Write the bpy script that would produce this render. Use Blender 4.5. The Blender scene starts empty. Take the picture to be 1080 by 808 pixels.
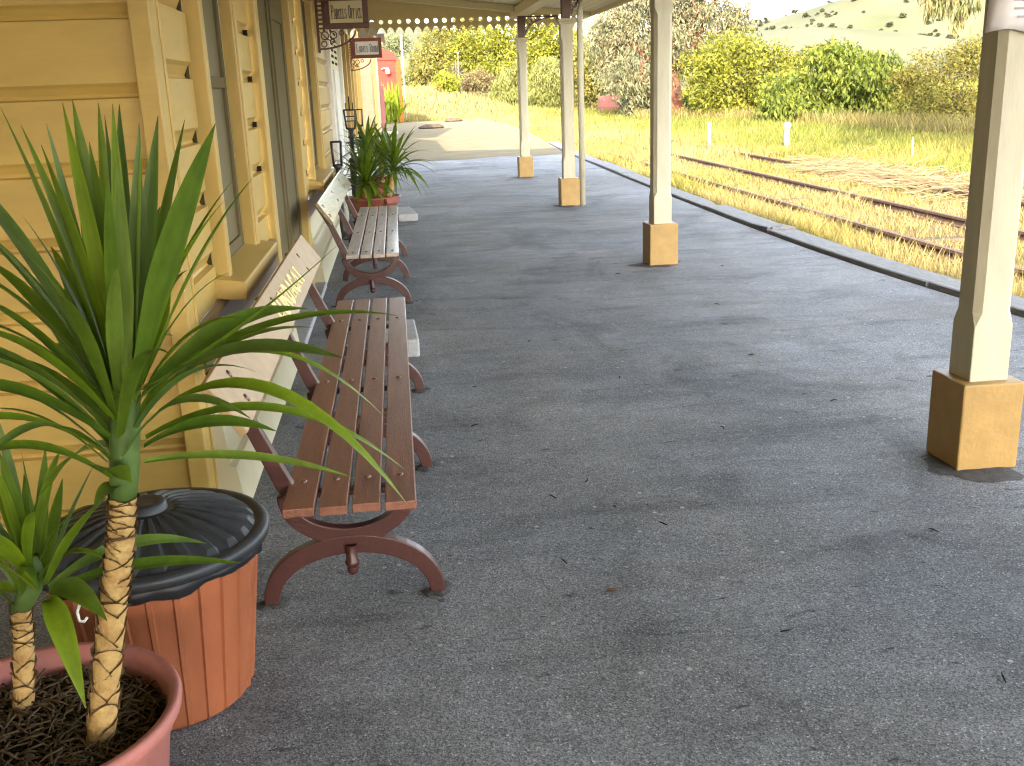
import bpy, bmesh, math, random
import numpy as np
from mathutils import Vector, Matrix
random.seed(7); rng = np.random.default_rng(11)
SC = bpy.context.scene
C = bpy.data.collections.new('station'); SC.collection.children.link(C)
R = math.radians

# ------------------------------------------------------------------ materials
def mat(name, col, rough=.6, spec=.5, var=0., vscale=6., var2=None, bump=0., bscale=40., coat=0., attr=None, trans=0., stretch=(1,1,1), detail=6., metal=0., chips=None):
    m = bpy.data.materials.new(name); m.use_nodes = True
    nt = m.node_tree; N = nt.nodes; L = nt.links
    b = N['Principled BSDF']; out = N['Material Output']
    b.inputs['Roughness'].default_value = rough
    b.inputs['Specular IOR Level'].default_value = spec
    b.inputs['Metallic'].default_value = metal
    if coat: b.inputs['Coat Weight'].default_value = coat; b.inputs['Coat Roughness'].default_value = .12
    c4 = (*col, 1)
    b.inputs['Base Color'].default_value = c4
    tc = N.new('ShaderNodeTexCoord'); mp = N.new('ShaderNodeMapping'); mp.inputs['Scale'].default_value = stretch
    L.new(tc.outputs['Object'], mp.inputs['Vector'])
    src = None
    if attr:
        a = N.new('ShaderNodeAttribute'); a.attribute_name = attr; src = a.outputs['Color']
    if var:
        n = N.new('ShaderNodeTexNoise'); n.inputs['Scale'].default_value = vscale; n.inputs['Detail'].default_value = detail
        n.inputs['Roughness'].default_value = .65
        L.new(mp.outputs['Vector'], n.inputs['Vector'])
        r = N.new('ShaderNodeValToRGB'); r.color_ramp.elements[0].position = .3; r.color_ramp.elements[1].position = .72
        L.new(n.outputs['Fac'], r.inputs['Fac'])
        mx = N.new('ShaderNodeMix'); mx.data_type = 'RGBA'
        dark = var2 if var2 else tuple(c*(1-var) for c in col)
        if src is not None:
            r.color_ramp.elements[0].color = (1-var,)*3+(1,); r.color_ramp.elements[1].color = (1+var*.5,)*3+(1,)
            mx.blend_type = 'MULTIPLY'; mx.inputs['Factor'].default_value = 1
            L.new(src, mx.inputs['A']); L.new(r.outputs['Color'], mx.inputs['B'])
        else:
            mx.inputs['A'].default_value = (*dark, 1); mx.inputs['B'].default_value = c4
            L.new(r.outputs['Color'], mx.inputs['Factor'])
        src = mx.outputs['Result']
    if chips:                                   # flaked, scratched or spotted patches: (colour, noise scale, threshold, stretch)
        cc, cs, ct, cst = chips
        mp3 = N.new('ShaderNodeMapping'); mp3.inputs['Scale'].default_value = cst; L.new(tc.outputs['Object'], mp3.inputs['Vector'])
        n3 = N.new('ShaderNodeTexNoise'); n3.inputs['Scale'].default_value = cs; n3.inputs['Detail'].default_value = 8; n3.inputs['Roughness'].default_value = .7
        L.new(mp3.outputs['Vector'], n3.inputs['Vector'])
        r3 = N.new('ShaderNodeValToRGB'); r3.color_ramp.elements[0].position = ct; r3.color_ramp.elements[0].color = (0,0,0,1); r3.color_ramp.elements[1].position = ct+.035; r3.color_ramp.elements[1].color = (.8,.8,.8,1)
        L.new(n3.outputs['Fac'], r3.inputs['Fac'])
        m3 = N.new('ShaderNodeMix'); m3.data_type = 'RGBA'; L.new(r3.outputs['Color'], m3.inputs['Factor'])
        if src is not None: L.new(src, m3.inputs['A'])
        else: m3.inputs['A'].default_value = c4
        m3.inputs['B'].default_value = (*cc, 1); src = m3.outputs['Result']
    if src is not None: L.new(src, b.inputs['Base Color'])
    if bump:
        n2 = N.new('ShaderNodeTexNoise'); n2.inputs['Scale'].default_value = bscale; n2.inputs['Detail'].default_value = 5
        L.new(mp.outputs['Vector'], n2.inputs['Vector'])
        bp = N.new('ShaderNodeBump'); bp.inputs['Strength'].default_value = bump; bp.inputs['Distance'].default_value = .01
        L.new(n2.outputs['Fac'], bp.inputs['Height']); L.new(bp.outputs['Normal'], b.inputs['Normal'])
    if trans:
        t = N.new('ShaderNodeBsdfTranslucent'); ms = N.new('ShaderNodeMixShader'); ms.inputs[0].default_value = trans
        if src is not None: L.new(src, t.inputs['Color'])
        else: t.inputs['Color'].default_value = c4
        L.new(b.outputs['BSDF'], ms.inputs[1]); L.new(t.outputs['BSDF'], ms.inputs[2]); L.new(ms.outputs[0], out.inputs['Surface'])
    return m

M = {}
M['wall'] = mat('yellow_weatherboard', (.53,.35,.088), .45, .5, var=.2, vscale=2.2, bump=.14, bscale=14, stretch=(1,1,4), chips=((.20,.13,.05), 11, .715, (1,1,2.5)))
M['trim'] = mat('yellow_trim', (.48,.32,.082), .42, .5, var=.12, vscale=5, bump=.10, bscale=30, chips=((.62,.52,.30), 14, .69, (2,2,.7)))
M['cream'] = mat('cream_paint', (.56,.50,.33), .5, .5, var=.12, vscale=6, bump=.06, bscale=30)
M['post'] = mat('post_paint', (.49,.445,.315), .5, .35, var=.2, vscale=5, bump=.16, bscale=30, stretch=(3,3,.6), chips=((.20,.155,.09), 13, .70, (3,3,.8)))
M['block'] = mat('ochre_block', (.36,.222,.068), .5, .35, var=.25, vscale=9, bump=.3, bscale=45, chips=((.10,.06,.03), 17, .68, (1,1,1)))
M['olive'] = mat('olive_door', (.145,.115,.055), .7, .12, var=.15, vscale=4)
M['dado'] = mat('brown_band', (.22,.16,.11), .3, .5, var=.3, vscale=3, stretch=(1,.5,1))
M['dark'] = mat('dark_gap', (.02,.018,.016), .9, .1)
M['white'] = mat('white_paint', (.78,.76,.70), .5, .4, var=.1, vscale=5)
M['pinkboard'] = mat('pink_cream_board', (.50,.36,.22), .6, .3, var=.1, vscale=4)
M['brown'] = mat('chocolate_paint', (.10,.035,.022), .4, .5, var=.2, vscale=12)
M['sign_cream'] = mat('sign_cream', (.72,.64,.42), .5, .4, var=.08, vscale=8)
M['sign_white'] = mat('sign_white', (.78,.78,.78), .5, .4)
M['ink'] = mat('black_lettering', (.02,.02,.025), .5, .4)
M['ink_grey'] = mat('blue_grey_lettering', (.10,.12,.22), .5, .4)
M['black'] = mat('black_iron', (.014,.014,.015), .45, .5)
M['iron'] = mat('oxide_red_iron', (.066,.020,.016), .36, .45, var=.3, vscale=25, bump=.12, bscale=90)
M['slat'] = mat('brown_slat', (.26,.098,.056), .36, .5, var=.5, vscale=7, bump=.2, bscale=50, stretch=(5,.5,5), coat=.2, chips=((.34,.22,.15), 6, .66, (9,.9,9)))
M['slat2'] = mat('worn_sky_sheen_slat', (.50,.40,.335), .36, .5, var=.5, vscale=6, bump=.2, bscale=50, stretch=(6,.5,6), coat=.2)  # sky reflection on the worn brown slats put into this pale grey base
M['back'] = mat('pinkish_backboard', (.42,.265,.125), .45, .45, var=.25, vscale=9, bump=.1, bscale=40)
M['back2'] = mat('yellowish_backboard', (.30,.205,.105), .24, .6, var=.22, vscale=7, bump=.05, bscale=40, coat=.6)
M['gold'] = mat('yellow_lettering', (.85,.72,.34), .5, .3)
M['bolt'] = mat('bolt_metal', (.16,.10,.08), .35, .5, metal=.6)
M['terra'] = mat('terracotta_plastic', (.29,.092,.038), .55, .3, var=.3, vscale=9, bump=.1, bscale=40, stretch=(1,1,.5), chips=((.42,.24,.15), 7, .67, (6,6,.8)))
M['lid'] = mat('black_plastic', (.030,.034,.040), .48, .45, var=.45, vscale=14, bump=.10, bscale=60, chips=((.10,.10,.10), 9, .69, (1,1,1)))
M['bag'] = mat('bin_bag', (.010,.010,.012), .42, .3)
M['pot'] = mat('pink_terracotta', (.44,.16,.13), .55, .3, var=.28, vscale=8, bump=.1, bscale=40, chips=((.55,.33,.28), 9, .69, (1,1,1)))
M['pot2'] = mat('brown_terracotta', (.30,.085,.055), .5, .4, var=.2, vscale=8)
M['soil'] = mat('potting_soil', (.055,.036,.024), .95, .1, var=.6, vscale=40, bump=.9, bscale=60)
M['mulch'] = mat('straw_mulch', (.17,.115,.065), .9, .1, var=.5, vscale=30)
M['yucca'] = mat('yucca_leaf', (.05,.13,.02), .40, .4, attr='tint', var=.3, vscale=30, stretch=(1,1,.25), trans=.28)
M['ystem'] = mat('yucca_green_stem', (.10,.17,.04), .5, .4, var=.3, vscale=25)
M['bark'] = mat('yucca_bark', (.56,.39,.155), .6, .3, var=.35, vscale=30, var2=(.30,.165,.055), bump=.25, bscale=120)
M['scar'] = mat('dry_leaf_scar', (.19,.115,.06), .9, .1, var=.6, vscale=60)
M['concrete'] = mat('pale_concrete', (.42,.42,.42), .85, .2, var=.3, vscale=20, bump=.3, bscale=60)
M['timber'] = mat('grey_timber', (.22,.215,.205), .8, .2, var=.55, vscale=7, bump=.5, bscale=30, stretch=(9,.7,9))
M['roofiron'] = mat('roof_iron', (.28,.27,.25), .5, .4, var=.2, vscale=3)
M['ceiling'] = mat('ceiling_paint', (.68,.58,.32), .55, .3, var=.1, vscale=3, stretch=(8,.6,8))
M['valance'] = mat('valance_paint', (.62,.50,.24), .55, .3, var=.08, vscale=3)
M['rust'] = mat('rusty_rail', (.085,.048,.032), .8, .3, var=.5, vscale=12, bump=.3, bscale=60)
M['sleeper'] = mat('old_sleeper', (.085,.065,.045), .9, .05, var=.5, vscale=9, bump=.5, bscale=30)
M['red'] = mat('red_paint', (.17,.022,.016), .7, .04, var=.15, vscale=3)
M['redorange'] = mat('orange_red_paint', (.24,.034,.010), .7, .05, var=.15, vscale=3)
M['faded_red'] = mat('faded_red_paint', (.19,.065,.05), .6, .3, var=.25, vscale=3)
M['glass'] = mat('window_pane', (.17,.14,.07), .5, .2, var=.3, vscale=2)
M['paper'] = mat('paper', (.74,.70,.68), .7, .2, var=.06, vscale=14)
M['paperink'] = mat('faded_print', (.40,.36,.35), .8, .1)
M['plank_fence'] = mat('white_lowwall', (.30,.28,.24), .8, .2, var=.2, vscale=2)
M['trunk'] = mat('tree_bark', (.10,.075,.055), .9, .1, var=.5, vscale=6, bump=.6, bscale=14, stretch=(3,3,.6))
M['gumbark'] = mat('red_gum_bark', (.13,.055,.035), .85, .1, var=.45, vscale=5, bump=.6, bscale=12, stretch=(3,3,.5))
M['pole'] = mat('brown_pole', (.16,.09,.055), .8, .1, var=.3, vscale=5)
M['twig'] = mat('dark_twig', (.03,.022,.016), .9, .1)
M['deadleaf'] = mat('brown_dead_leaf', (.12,.06,.03), .8, .2, var=.3, vscale=60)
def leafmat(name, rough=.5, trans=.25): return mat(name, (.1,.1,.1), rough, .12, attr='tint', trans=trans)
M['leaf'] = leafmat('tree_leaf', .55, .35); M['grass'] = leafmat('grass_blade', .6, .3)
M['hillgrass'] = None

# asphalt: worn grey with lighter aggregate, dark stains, small pits
def asphalt():
    m = bpy.data.materials.new('worn_asphalt'); m.use_nodes = True
    nt = m.node_tree; N = nt.nodes; L = nt.links; b = N['Principled BSDF']
    tc = N.new('ShaderNodeTexCoord')
    def noise(scale, detail=6, rough=.6, dist=0, sx=1, sy=1):
        mp = N.new('ShaderNodeMapping'); mp.inputs['Scale'].default_value = (sx, sy, 1); L.new(tc.outputs['Object'], mp.inputs['Vector'])
        n = N.new('ShaderNodeTexNoise'); n.inputs['Scale'].default_value = scale; n.inputs['Detail'].default_value = detail
        n.inputs['Roughness'].default_value = rough; n.inputs['Distortion'].default_value = dist
        L.new(mp.outputs['Vector'], n.inputs['Vector']); return n.outputs['Fac']
    def ramp(src, p0, c0, p1, c1):
        r = N.new('ShaderNodeValToRGB'); r.color_ramp.elements[0].position = p0; r.color_ramp.elements[1].position = p1
        r.color_ramp.elements[0].color = (c0, c0, c0, 1); r.color_ramp.elements[1].color = (c1, c1, c1, 1)
        L.new(src, r.inputs['Fac']); return r.outputs['Color']
    def mul(a, bb, mode='MULTIPLY', fac=1.):
        x = N.new('ShaderNodeMix'); x.data_type = 'RGBA'; x.blend_type = mode; x.inputs['Factor'].default_value = fac
        L.new(a, x.inputs['A']); L.new(bb, x.inputs['B']); return x.outputs['Result']
    base = ramp(noise(.55, 5, .6, .4), .32, .120, .68, .205)
    base = mul(base, ramp(noise(2.6, 6, .7), .3, .80, .7, 1.14))
    base = mul(base, ramp(noise(1.1, 4, .6, 1.2, 1, .6), .30, .66, .46, 1.0))          # broad darker stains
    base = mul(base, ramp(noise(1.5, 6, .68, .6, .55, 2.2), .32, .70, .5, 1.05))       # dark streaks across the platform
    base = mul(base, ramp(noise(9, 3, .55, .6, 1, 2.6), .27, .42, .33, 1.0))          # scuffs
    base = mul(base, ramp(noise(5.5, 3, .5, .8, 1, 1.6), .25, .48, .33, 1.0))          # small dark scuffs and pits
    v = N.new('ShaderNodeTexVoronoi'); v.inputs['Scale'].default_value = 210; L.new(tc.outputs['Object'], v.inputs['Vector'])
    sep = N.new('ShaderNodeSeparateColor'); L.new(v.outputs['Color'], sep.inputs[0])
    base = mul(base, ramp(sep.outputs[0], .0, .48, 1.0, 1.50))                         # aggregate
    base = mul(base, ramp(sep.outputs[1], .955, .0, .98, .19), 'ADD')               # pale stone chips
    v2 = N.new('ShaderNodeTexVoronoi'); v2.inputs['Scale'].default_value = 26; L.new(tc.outputs['Object'], v2.inputs['Vector'])
    s2 = N.new('ShaderNodeSeparateColor'); L.new(v2.outputs['Color'], s2.inputs[0])
    g = N.new('ShaderNodeMath'); g.operation = 'GREATER_THAN'; g.inputs[1].default_value = .992; L.new(s2.outputs[2], g.inputs[0])
    d = N.new('ShaderNodeMath'); d.operation = 'LESS_THAN'; d.inputs[1].default_value = .22; L.new(v2.outputs['Distance'], d.inputs[0])
    gd = N.new('ShaderNodeMath'); gd.operation = 'MULTIPLY'; L.new(g.outputs[0], gd.inputs[0]); L.new(d.outputs[0], gd.inputs[1])
    x = N.new('ShaderNodeMix'); x.data_type = 'RGBA'; L.new(gd.outputs[0], x.inputs['Factor']); L.new(base, x.inputs['A']); x.inputs['B'].default_value = (.34,.32,.29,1)
    hue = N.new('ShaderNodeValToRGB'); hue.color_ramp.elements[0].position = .38; hue.color_ramp.elements[0].color = (1.015,1.0,.97,1); hue.color_ramp.elements[1].position = .6; hue.color_ramp.elements[1].color = (.97,.995,1.025,1)
    L.new(noise(.8, 4, .6, .5), hue.inputs['Fac'])
    t = N.new('ShaderNodeMix'); t.data_type = 'RGBA'; t.blend_type = 'MULTIPLY'; t.inputs['Factor'].default_value = 1; L.new(x.outputs['Result'], t.inputs['A']); L.new(hue.outputs['Color'], t.inputs['B'])
    L.new(t.outputs['Result'], b.inputs['Base Color'])
    b.inputs['Roughness'].default_value = .85; b.inputs['Specular IOR Level'].default_value = .22
    bp = N.new('ShaderNodeBump'); bp.inputs['Strength'].default_value = .35; bp.inputs['Distance'].default_value = .003
    L.new(v.outputs['Distance'], bp.inputs['Height'])
    bp2 = N.new('ShaderNodeBump'); bp2.inputs['Strength'].default_value = .35; bp2.inputs['Distance'].default_value = .02
    L.new(noise(7, 6, .65), bp2.inputs['Height']); L.new(bp.outputs['Normal'], bp2.inputs['Normal']); L.new(bp2.outputs['Normal'], b.inputs['Normal'])
    return m
M['asphalt'] = asphalt()
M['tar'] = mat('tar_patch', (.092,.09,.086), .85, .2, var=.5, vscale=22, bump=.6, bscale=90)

def ground_mat():
    m = bpy.data.materials.new('rough_grass_ground'); m.use_nodes = True
    nt = m.node_tree; N = nt.nodes; L = nt.links; b = N['Principled BSDF']
    tc = N.new('ShaderNodeTexCoord'); sx = N.new('ShaderNodeSeparateXYZ'); L.new(tc.outputs['Object'], sx.inputs[0])
    n = N.new('ShaderNodeTexNoise'); n.inputs['Scale'].default_value = .45; n.inputs['Detail'].default_value = 8; L.new(tc.outputs['Object'], n.inputs['Vector'])
    n2 = N.new('ShaderNodeTexNoise'); n2.inputs['Scale'].default_value = 7; n2.inputs['Detail'].default_value = 6; L.new(tc.outputs['Object'], n2.inputs['Vector'])
    r = N.new('ShaderNodeValToRGB'); cr = r.color_ramp
    cr.elements[0].position = .36; cr.elements[0].color = (.095,.07,.034,1); cr.elements[1].position = .62; cr.elements[1].color = (.06,.07,.014,1)
    L.new(n.outputs['Fac'], r.inputs['Fac'])
    r2 = N.new('ShaderNodeValToRGB'); r2.color_ramp.elements[0].position = .3; r2.color_ramp.elements[0].color = (.55,.5,.45,1); r2.color_ramp.elements[1].position = .7; r2.color_ramp.elements[1].color = (1.2,1.15,1.1,1)
    L.new(n2.outputs['Fac'], r2.inputs['Fac'])
    x = N.new('ShaderNodeMix'); x.data_type = 'RGBA'; x.blend_type = 'MULTIPLY'; x.inputs['Factor'].default_value = 1
    L.new(r.outputs['Color'], x.inputs['A']); L.new(r2.outputs['Color'], x.inputs['B']); L.new(x.outputs['Result'], b.inputs['Base Color'])
    b.inputs['Roughness'].default_value = .95; b.inputs['Specular IOR Level'].default_value = .1
    bp = N.new('ShaderNodeBump'); bp.inputs['Strength'].default_value = .8; bp.inputs['Distance'].default_value = .05; L.new(n2.outputs['Fac'], bp.inputs['Height']); L.new(bp.outputs['Normal'], b.inputs['Normal'])
    return m
M['ground'] = ground_mat()
M['hill'] = mat('dry_hill_grass', (.080,.076,.046), .95, .1, var=.5, vscale=.022, var2=(.050,.056,.028))
M['trackbed'] = mat('straw_ballast', (.115,.085,.040), .95, .1, var=.5, vscale=5, bump=.8, bscale=20)

# ------------------------------------------------------------------ mesh helpers
class MB:
    """collects shapes into one mesh"""
    def __init__(s): s.v = []; s.f = []; s.mi = []; s.col = []; s.sm = []
    def add(s, vs, fs, mi=0, smooth=False, col=None):
        o = len(s.v); s.v += [tuple(v) for v in vs]; s.f += [tuple(i+o for i in f) for f in fs]
        s.mi += [mi]*len(fs); s.sm += [smooth]*len(fs)
        s.col += [col or (1,1,1)]*len(vs)
    def box(s, x0, x1, y0, y1, z0, z1, mi=0, bev=0.):
        if bev:
            bm = bmesh.new(); bmesh.ops.create_cube(bm, size=1)
            for v in bm.verts: v.co = ((x0+x1)/2+v.co.x*(x1-x0), (y0+y1)/2+v.co.y*(y1-y0), (z0+z1)/2+v.co.z*(z1-z0))
            bmesh.ops.bevel(bm, geom=bm.edges[:], offset=bev, segments=2, affect='EDGES', profile=.5)
            bm.verts.index_update()
            s.add([v.co[:] for v in bm.verts], [[v.index for v in f.verts] for f in bm.faces], mi); bm.free(); return
        vs = [(x,y,z) for x in (x0,x1) for y in (y0,y1) for z in (z0,z1)]
        s.add(vs, [(0,1,3,2),(4,6,7,5),(0,4,5,1),(2,3,7,6),(0,2,6,4),(1,5,7,3)], mi)
    def tube(s, pts, rad, n=8, mi=0, smooth=True, cap=True):
        pts = [Vector(p) for p in pts]; k = len(pts)
        if not hasattr(rad, '__len__'): rad = [rad]*k
        rings = []; ref = Vector((.31,.17,.93))
        for i, p in enumerate(pts):
            t = (pts[min(i+1,k-1)]-pts[max(i-1,0)]).normalized()
            a = t.cross(ref)
            if a.length < .05: a = t.cross(Vector((1,0,0)))
            a.normalize(); b = t.cross(a)
            rings.append([p+(a*math.cos(2*math.pi*j/n)+b*math.sin(2*math.pi*j/n))*rad[i] for j in range(n)])
        vs = [v for r in rings for v in r]; fs = []
        for i in range(k-1):
            for j in range(n): fs.append((i*n+j, i*n+(j+1)%n, (i+1)*n+(j+1)%n, (i+1)*n+j))
        if cap: fs += [tuple(range(n))[::-1], tuple((k-1)*n+j for j in range(n))]
        s.add(vs, fs, mi, smooth)
    def lathe(s, prof, c=(0,0,0), n=32, mi=0, smooth=True, rf=None):
        k = len(prof); vs = []; fs = []
        for r, z in prof:
            for j in range(n):
                a = 2*math.pi*j/n; rr = r*(rf(a, z) if rf else 1)
                vs.append((c[0]+rr*math.cos(a), c[1]+rr*math.sin(a), c[2]+z))
        for i in range(k-1):
            for j in range(n): fs.append((i*n+j, i*n+(j+1)%n, (i+1)*n+(j+1)%n, (i+1)*n+j))
        s.add(vs, fs, mi, smooth)
    def prism(s, poly, axis, a, b, mi=0):
        """poly: 2D points; axis 'y': (x,z) swept y a..b; 'x': (y,z); 'z': (x,y)"""
        def P(u, w, t): return {'y': (u,t,w), 'x': (t,u,w), 'z': (u,w,t)}[axis]
        n = len(poly); vs = [P(u,w,a) for u,w in poly]+[P(u,w,b) for u,w in poly]
        fs = [(i, (i+1)%n, n+(i+1)%n, n+i) for i in range(n)]+[tuple(range(n))[::-1], tuple(range(n,2*n))]
        s.add(vs, fs, mi)
    def ribbon(s, pts, w, axis, a, b, mi=0, smooth=False):
        """thick line along 2D pts swept between a and b on axis"""
        n = len(pts); ws = w if hasattr(w, '__len__') else [w]*n; l = []; r = []
        for i in range(n):
            p = Vector(pts[max(i-1,0)]); q = Vector(pts[min(i+1,n-1)]); d = (q-p).normalized(); nn = Vector((-d.y, d.x))*ws[i]/2
            c = Vector(pts[i]); l.append(c+nn); r.append(c-nn)
        def P(u, t): return {'y': (u.x,t,u.y), 'x': (t,u.x,u.y), 'z': (u.x,u.y,t)}[axis]
        vs = []
        for i in range(n): vs += [P(l[i],a), P(r[i],a), P(r[i],b), P(l[i],b)]
        fs = []
        for i in range(n-1):
            o = i*4
            for k in range(4): fs.append((o+k, o+(k+1)%4, o+4+(k+1)%4, o+4+k))
        fs += [(3,2,1,0), (4*n-4,4*n-3,4*n-2,4*n-1)]
        s.add(vs, fs, mi, smooth)
    def build(s, name, mats, parent=None, loc=None, color=False, bevel=0., fixn=True):
        me = bpy.data.meshes.new(name); me.from_pydata(s.v, [], s.f); 
        mats = mats if isinstance(mats, (list, tuple)) else [mats]
        for m in mats: me.materials.append(m)
        if len(mats) > 1: me.polygons.foreach_set('material_index', s.mi)
        me.polygons.foreach_set('use_smooth', s.sm)
        if color:
            at = me.color_attributes.new('tint', 'FLOAT_COLOR', 'POINT')
            at.data.foreach_set('color', np.c_[np.array(s.col), np.ones(len(s.col))].astype(np.float32).ravel())
        if fixn:
            bm = bmesh.new(); bm.from_mesh(me); bmesh.ops.recalc_face_normals(bm, faces=bm.faces[:]); bm.to_mesh(me); bm.free()
        o = bpy.data.objects.new(name, me); C.objects.link(o)
        if parent: o.parent = parent
        if loc: o.location = loc
        if bevel:
            md = o.modifiers.new('bev', 'BEVEL'); md.width = bevel; md.segments = 2; md.limit_method = 'ANGLE'; md.angle_limit = R(40)
        return o

def npmesh(name, V, F, material, tint=None, parent=None, loc=None, smooth=False):
    """fast mesh from numpy arrays; F is n x 3 or n x 4"""
    me = bpy.data.meshes.new(name); nv = len(V); nf, k = F.shape
    me.vertices.add(nv); me.vertices.foreach_set('co', V.astype(np.float32).ravel())
    me.loops.add(nf*k); me.loops.foreach_set('vertex_index', F.astype(np.int32).ravel())
    me.polygons.add(nf); me.polygons.foreach_set('loop_start', np.arange(0, nf*k, k, dtype=np.int32))
    if smooth: me.polygons.foreach_set('use_smooth', np.ones(nf, dtype=bool))
    me.materials.append(material)
    if tint is not None:
        at = me.color_attributes.new('tint', 'FLOAT_COLOR', 'POINT')
        at.data.foreach_set('color', np.c_[tint, np.ones(nv)].astype(np.float32).ravel())
    me.update(calc_edges=True); me.validate()
    o = bpy.data.objects.new(name, me); C.objects.link(o)
    if parent: o.parent = parent
    if loc: o.location = loc
    return o

def tag(o, label=None, cat=None, group=None, kind=None):
    if label: o['label'] = label
    if cat: o['category'] = cat
    if group: o['group'] = group
    if kind: o['kind'] = kind
    return o
def thing(name, label, cat, loc=(0,0,0), rz=0., group=None):
    o = bpy.data.objects.new(name, None); C.objects.link(o); o.location = loc; o.rotation_euler = (0,0,rz); o.empty_display_size = .1
    return tag(o, label, cat, group)
def copy_tree(o, parent=None):
    c = o.copy(); C.objects.link(c); c.parent = parent
    for ch in [x for x in o.children]: copy_tree(ch, c)
    return c

# stroke lettering: condensed slab serif capitals on a 1 x 1 cell: (polyline, thick)
def arc(cx, cy, rx, ry, a0, a1, n=9): return [(cx+rx*math.cos(R(a0+(a1-a0)*i/n)), cy+ry*math.sin(R(a0+(a1-a0)*i/n))) for i in range(n+1)]
GLY = {
 'P': [([(.2,0),(.2,1)],1), ([(.2,.96)]+arc(.45,.74,.35,.23,90,-90)+[(.2,.5)],1)],
 'A': [([(.1,0),(.45,1)],0), ([(.5,1),(.86,0)],1), ([(.22,.33),(.74,.33)],0)],
 'R': [([(.2,0),(.2,1)],1), ([(.2,.96)]+arc(.45,.75,.32,.22,90,-90)+[(.2,.52)],1), ([(.5,.52),(.85,0)],1)],
 'C': [(arc(.52,.5,.36,.47,50,310,14),1), ([(.80,.68),(.80,.92)],0)],
 'E': [([(.2,0),(.2,1)],1), ([(.2,.96),(.8,.96),(.8,.78)],0), ([(.2,.52),(.62,.52)],0), ([(.2,.04),(.82,.04),(.82,.24)],0)],
 'L': [([(.2,0),(.2,1)],1), ([(.2,.04),(.82,.04),(.82,.28)],0)],
 'S': [(arc(.5,.74,.29,.22,30,270,9)+arc(.5,.26,.30,.23,90,-150,9),1)],
 'O': [(arc(.5,.5,.36,.47,0,360,18),1)],
 'F': [([(.2,0),(.2,1)],1), ([(.2,.96),(.8,.96),(.8,.76)],0), ([(.2,.52),(.62,.52)],0)],
 'I': [([(.5,0),(.5,1)],1), ([(.3,.97),(.7,.97)],0), ([(.3,.03),(.7,.03)],0)],
 'D': [([(.2,0),(.2,1)],1), ([(.2,.96)]+arc(.42,.5,.42,.46,90,-90,12)+[(.2,.04)],1)],
 'M': [([(.12,0),(.12,1)],1), ([(.12,1),(.5,.25),(.88,1)],0), ([(.88,1),(.88,0)],1)],
 'G': [(arc(.52,.5,.36,.47,50,330,14),1), ([(.84,.0),(.84,.42)],1), ([(.6,.42),(.95,.42)],0)],
 'U': [([(.18,1),(.18,.35)]+arc(.5,.32,.32,.29,180,360,10)+[(.82,1)],1)],
 'N': [([(.16,0),(.16,1)],1), ([(.16,1),(.84,0)],1), ([(.84,0),(.84,1)],0)],
}
SERIF = {'P':[(.2,0),(.1,1)],'R':[(.2,0),(.12,1),(.88,0)],'A':[(.1,0),(.88,0)],'F':[(.2,0),(.12,1)],'L':[(.2,1),(.1,0)],'E':[(.12,1),(.12,0)],
         'D':[(.12,1),(.12,0)],'M':[(.12,0),(.88,0),(.06,1),(.94,1)],'N':[(.16,0),(.1,1),(.84,1)],'U':[(.18,1),(.82,1)],'C':[],'O':[],'S':[],'I':[],'G':[]}
def lettering(text, width, height, small=.76, thick=.2, thin=.09):
    """returns MB with letters in local (u=x, w=z), lying on y in 0..-.004"""
    cells = []; x = 0
    for wd in text.split(' '):
        for i, ch in enumerate(wd):
            s = 1. if i == 0 else small; cells.append((ch, x, s)); x += s*1.02
        x += .55
    tot = x-.55; ux = width/tot; mb = MB()
    for ch, cx, s in cells:
        for pl, th in GLY[ch]:
            mb.ribbon([((cx+px*s)*ux, py*s*height) for px, py in pl], (thick if th else thin)*ux, 'y', -.004, 0)
        for px, py in SERIF[ch]:
            y = py*s*height; h = .05*height; y0, y1 = (y, y+h) if py < .5 else (y-h, y)
            mb.box((cx+px*s)*ux-.2*ux, (cx+px*s)*ux+.2*ux, -.0055, 0, y0, y1)
    return mb
SKY_SAT, SKY_STR, SUN_STR, EXPO = .5, .12, 2.0, 4.0
# ------------------------------------------------------------------ the setting
GZ = -.65                                            # track level; the platform surface is z = 0
EDGE = [(-24,6.2),(-14,5.6),(-6,5.2),(-2,4.95),(2,4.62),(5,4.34),(6.4,4.21),(8.3,4.06),(9.7,4.0),(12,3.99),(14.6,4.02),(18,4.07),(22.5,4.18),(27,4.28),(31,4.5),(38.8,4.95),(48,5.2),(58,4.9),(66,3.9),(71,3.0)]
def edge_x(y): return float(np.interp(y, [e[0] for e in EDGE], [e[1] for e in EDGE]))
# platform: a filled slab with a retaining face to the track
mb = MB(); ys = np.r_[np.arange(-24, 58, .5), np.linspace(58, 71, 14)]; xs = [-6.,-3.]+list(np.linspace(-1.7, 1, 15)[:])
rows = []
for y in ys:
    e = edge_x(y); row = [-9., -1.75]+list(np.linspace(-1.5, e, 24)); rows.append(row)
nc = len(rows[0]); vs = []; fs = []
for y, row in zip(ys, rows):
    for x in row: vs.append((x, y, 0 if y < 58 else -.65*((y-58)/13)**1.5))
    vs.append((row[-1], y, GZ-.3))
nc += 1
for i in range(len(ys)-1):
    for j in range(nc-1): fs.append((i*nc+j, i*nc+j+1, (i+1)*nc+j+1, (i+1)*nc+j))
mb.add(vs, fs); tag(mb.build('platform', M['asphalt'], fixn=False), kind='structure')

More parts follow.
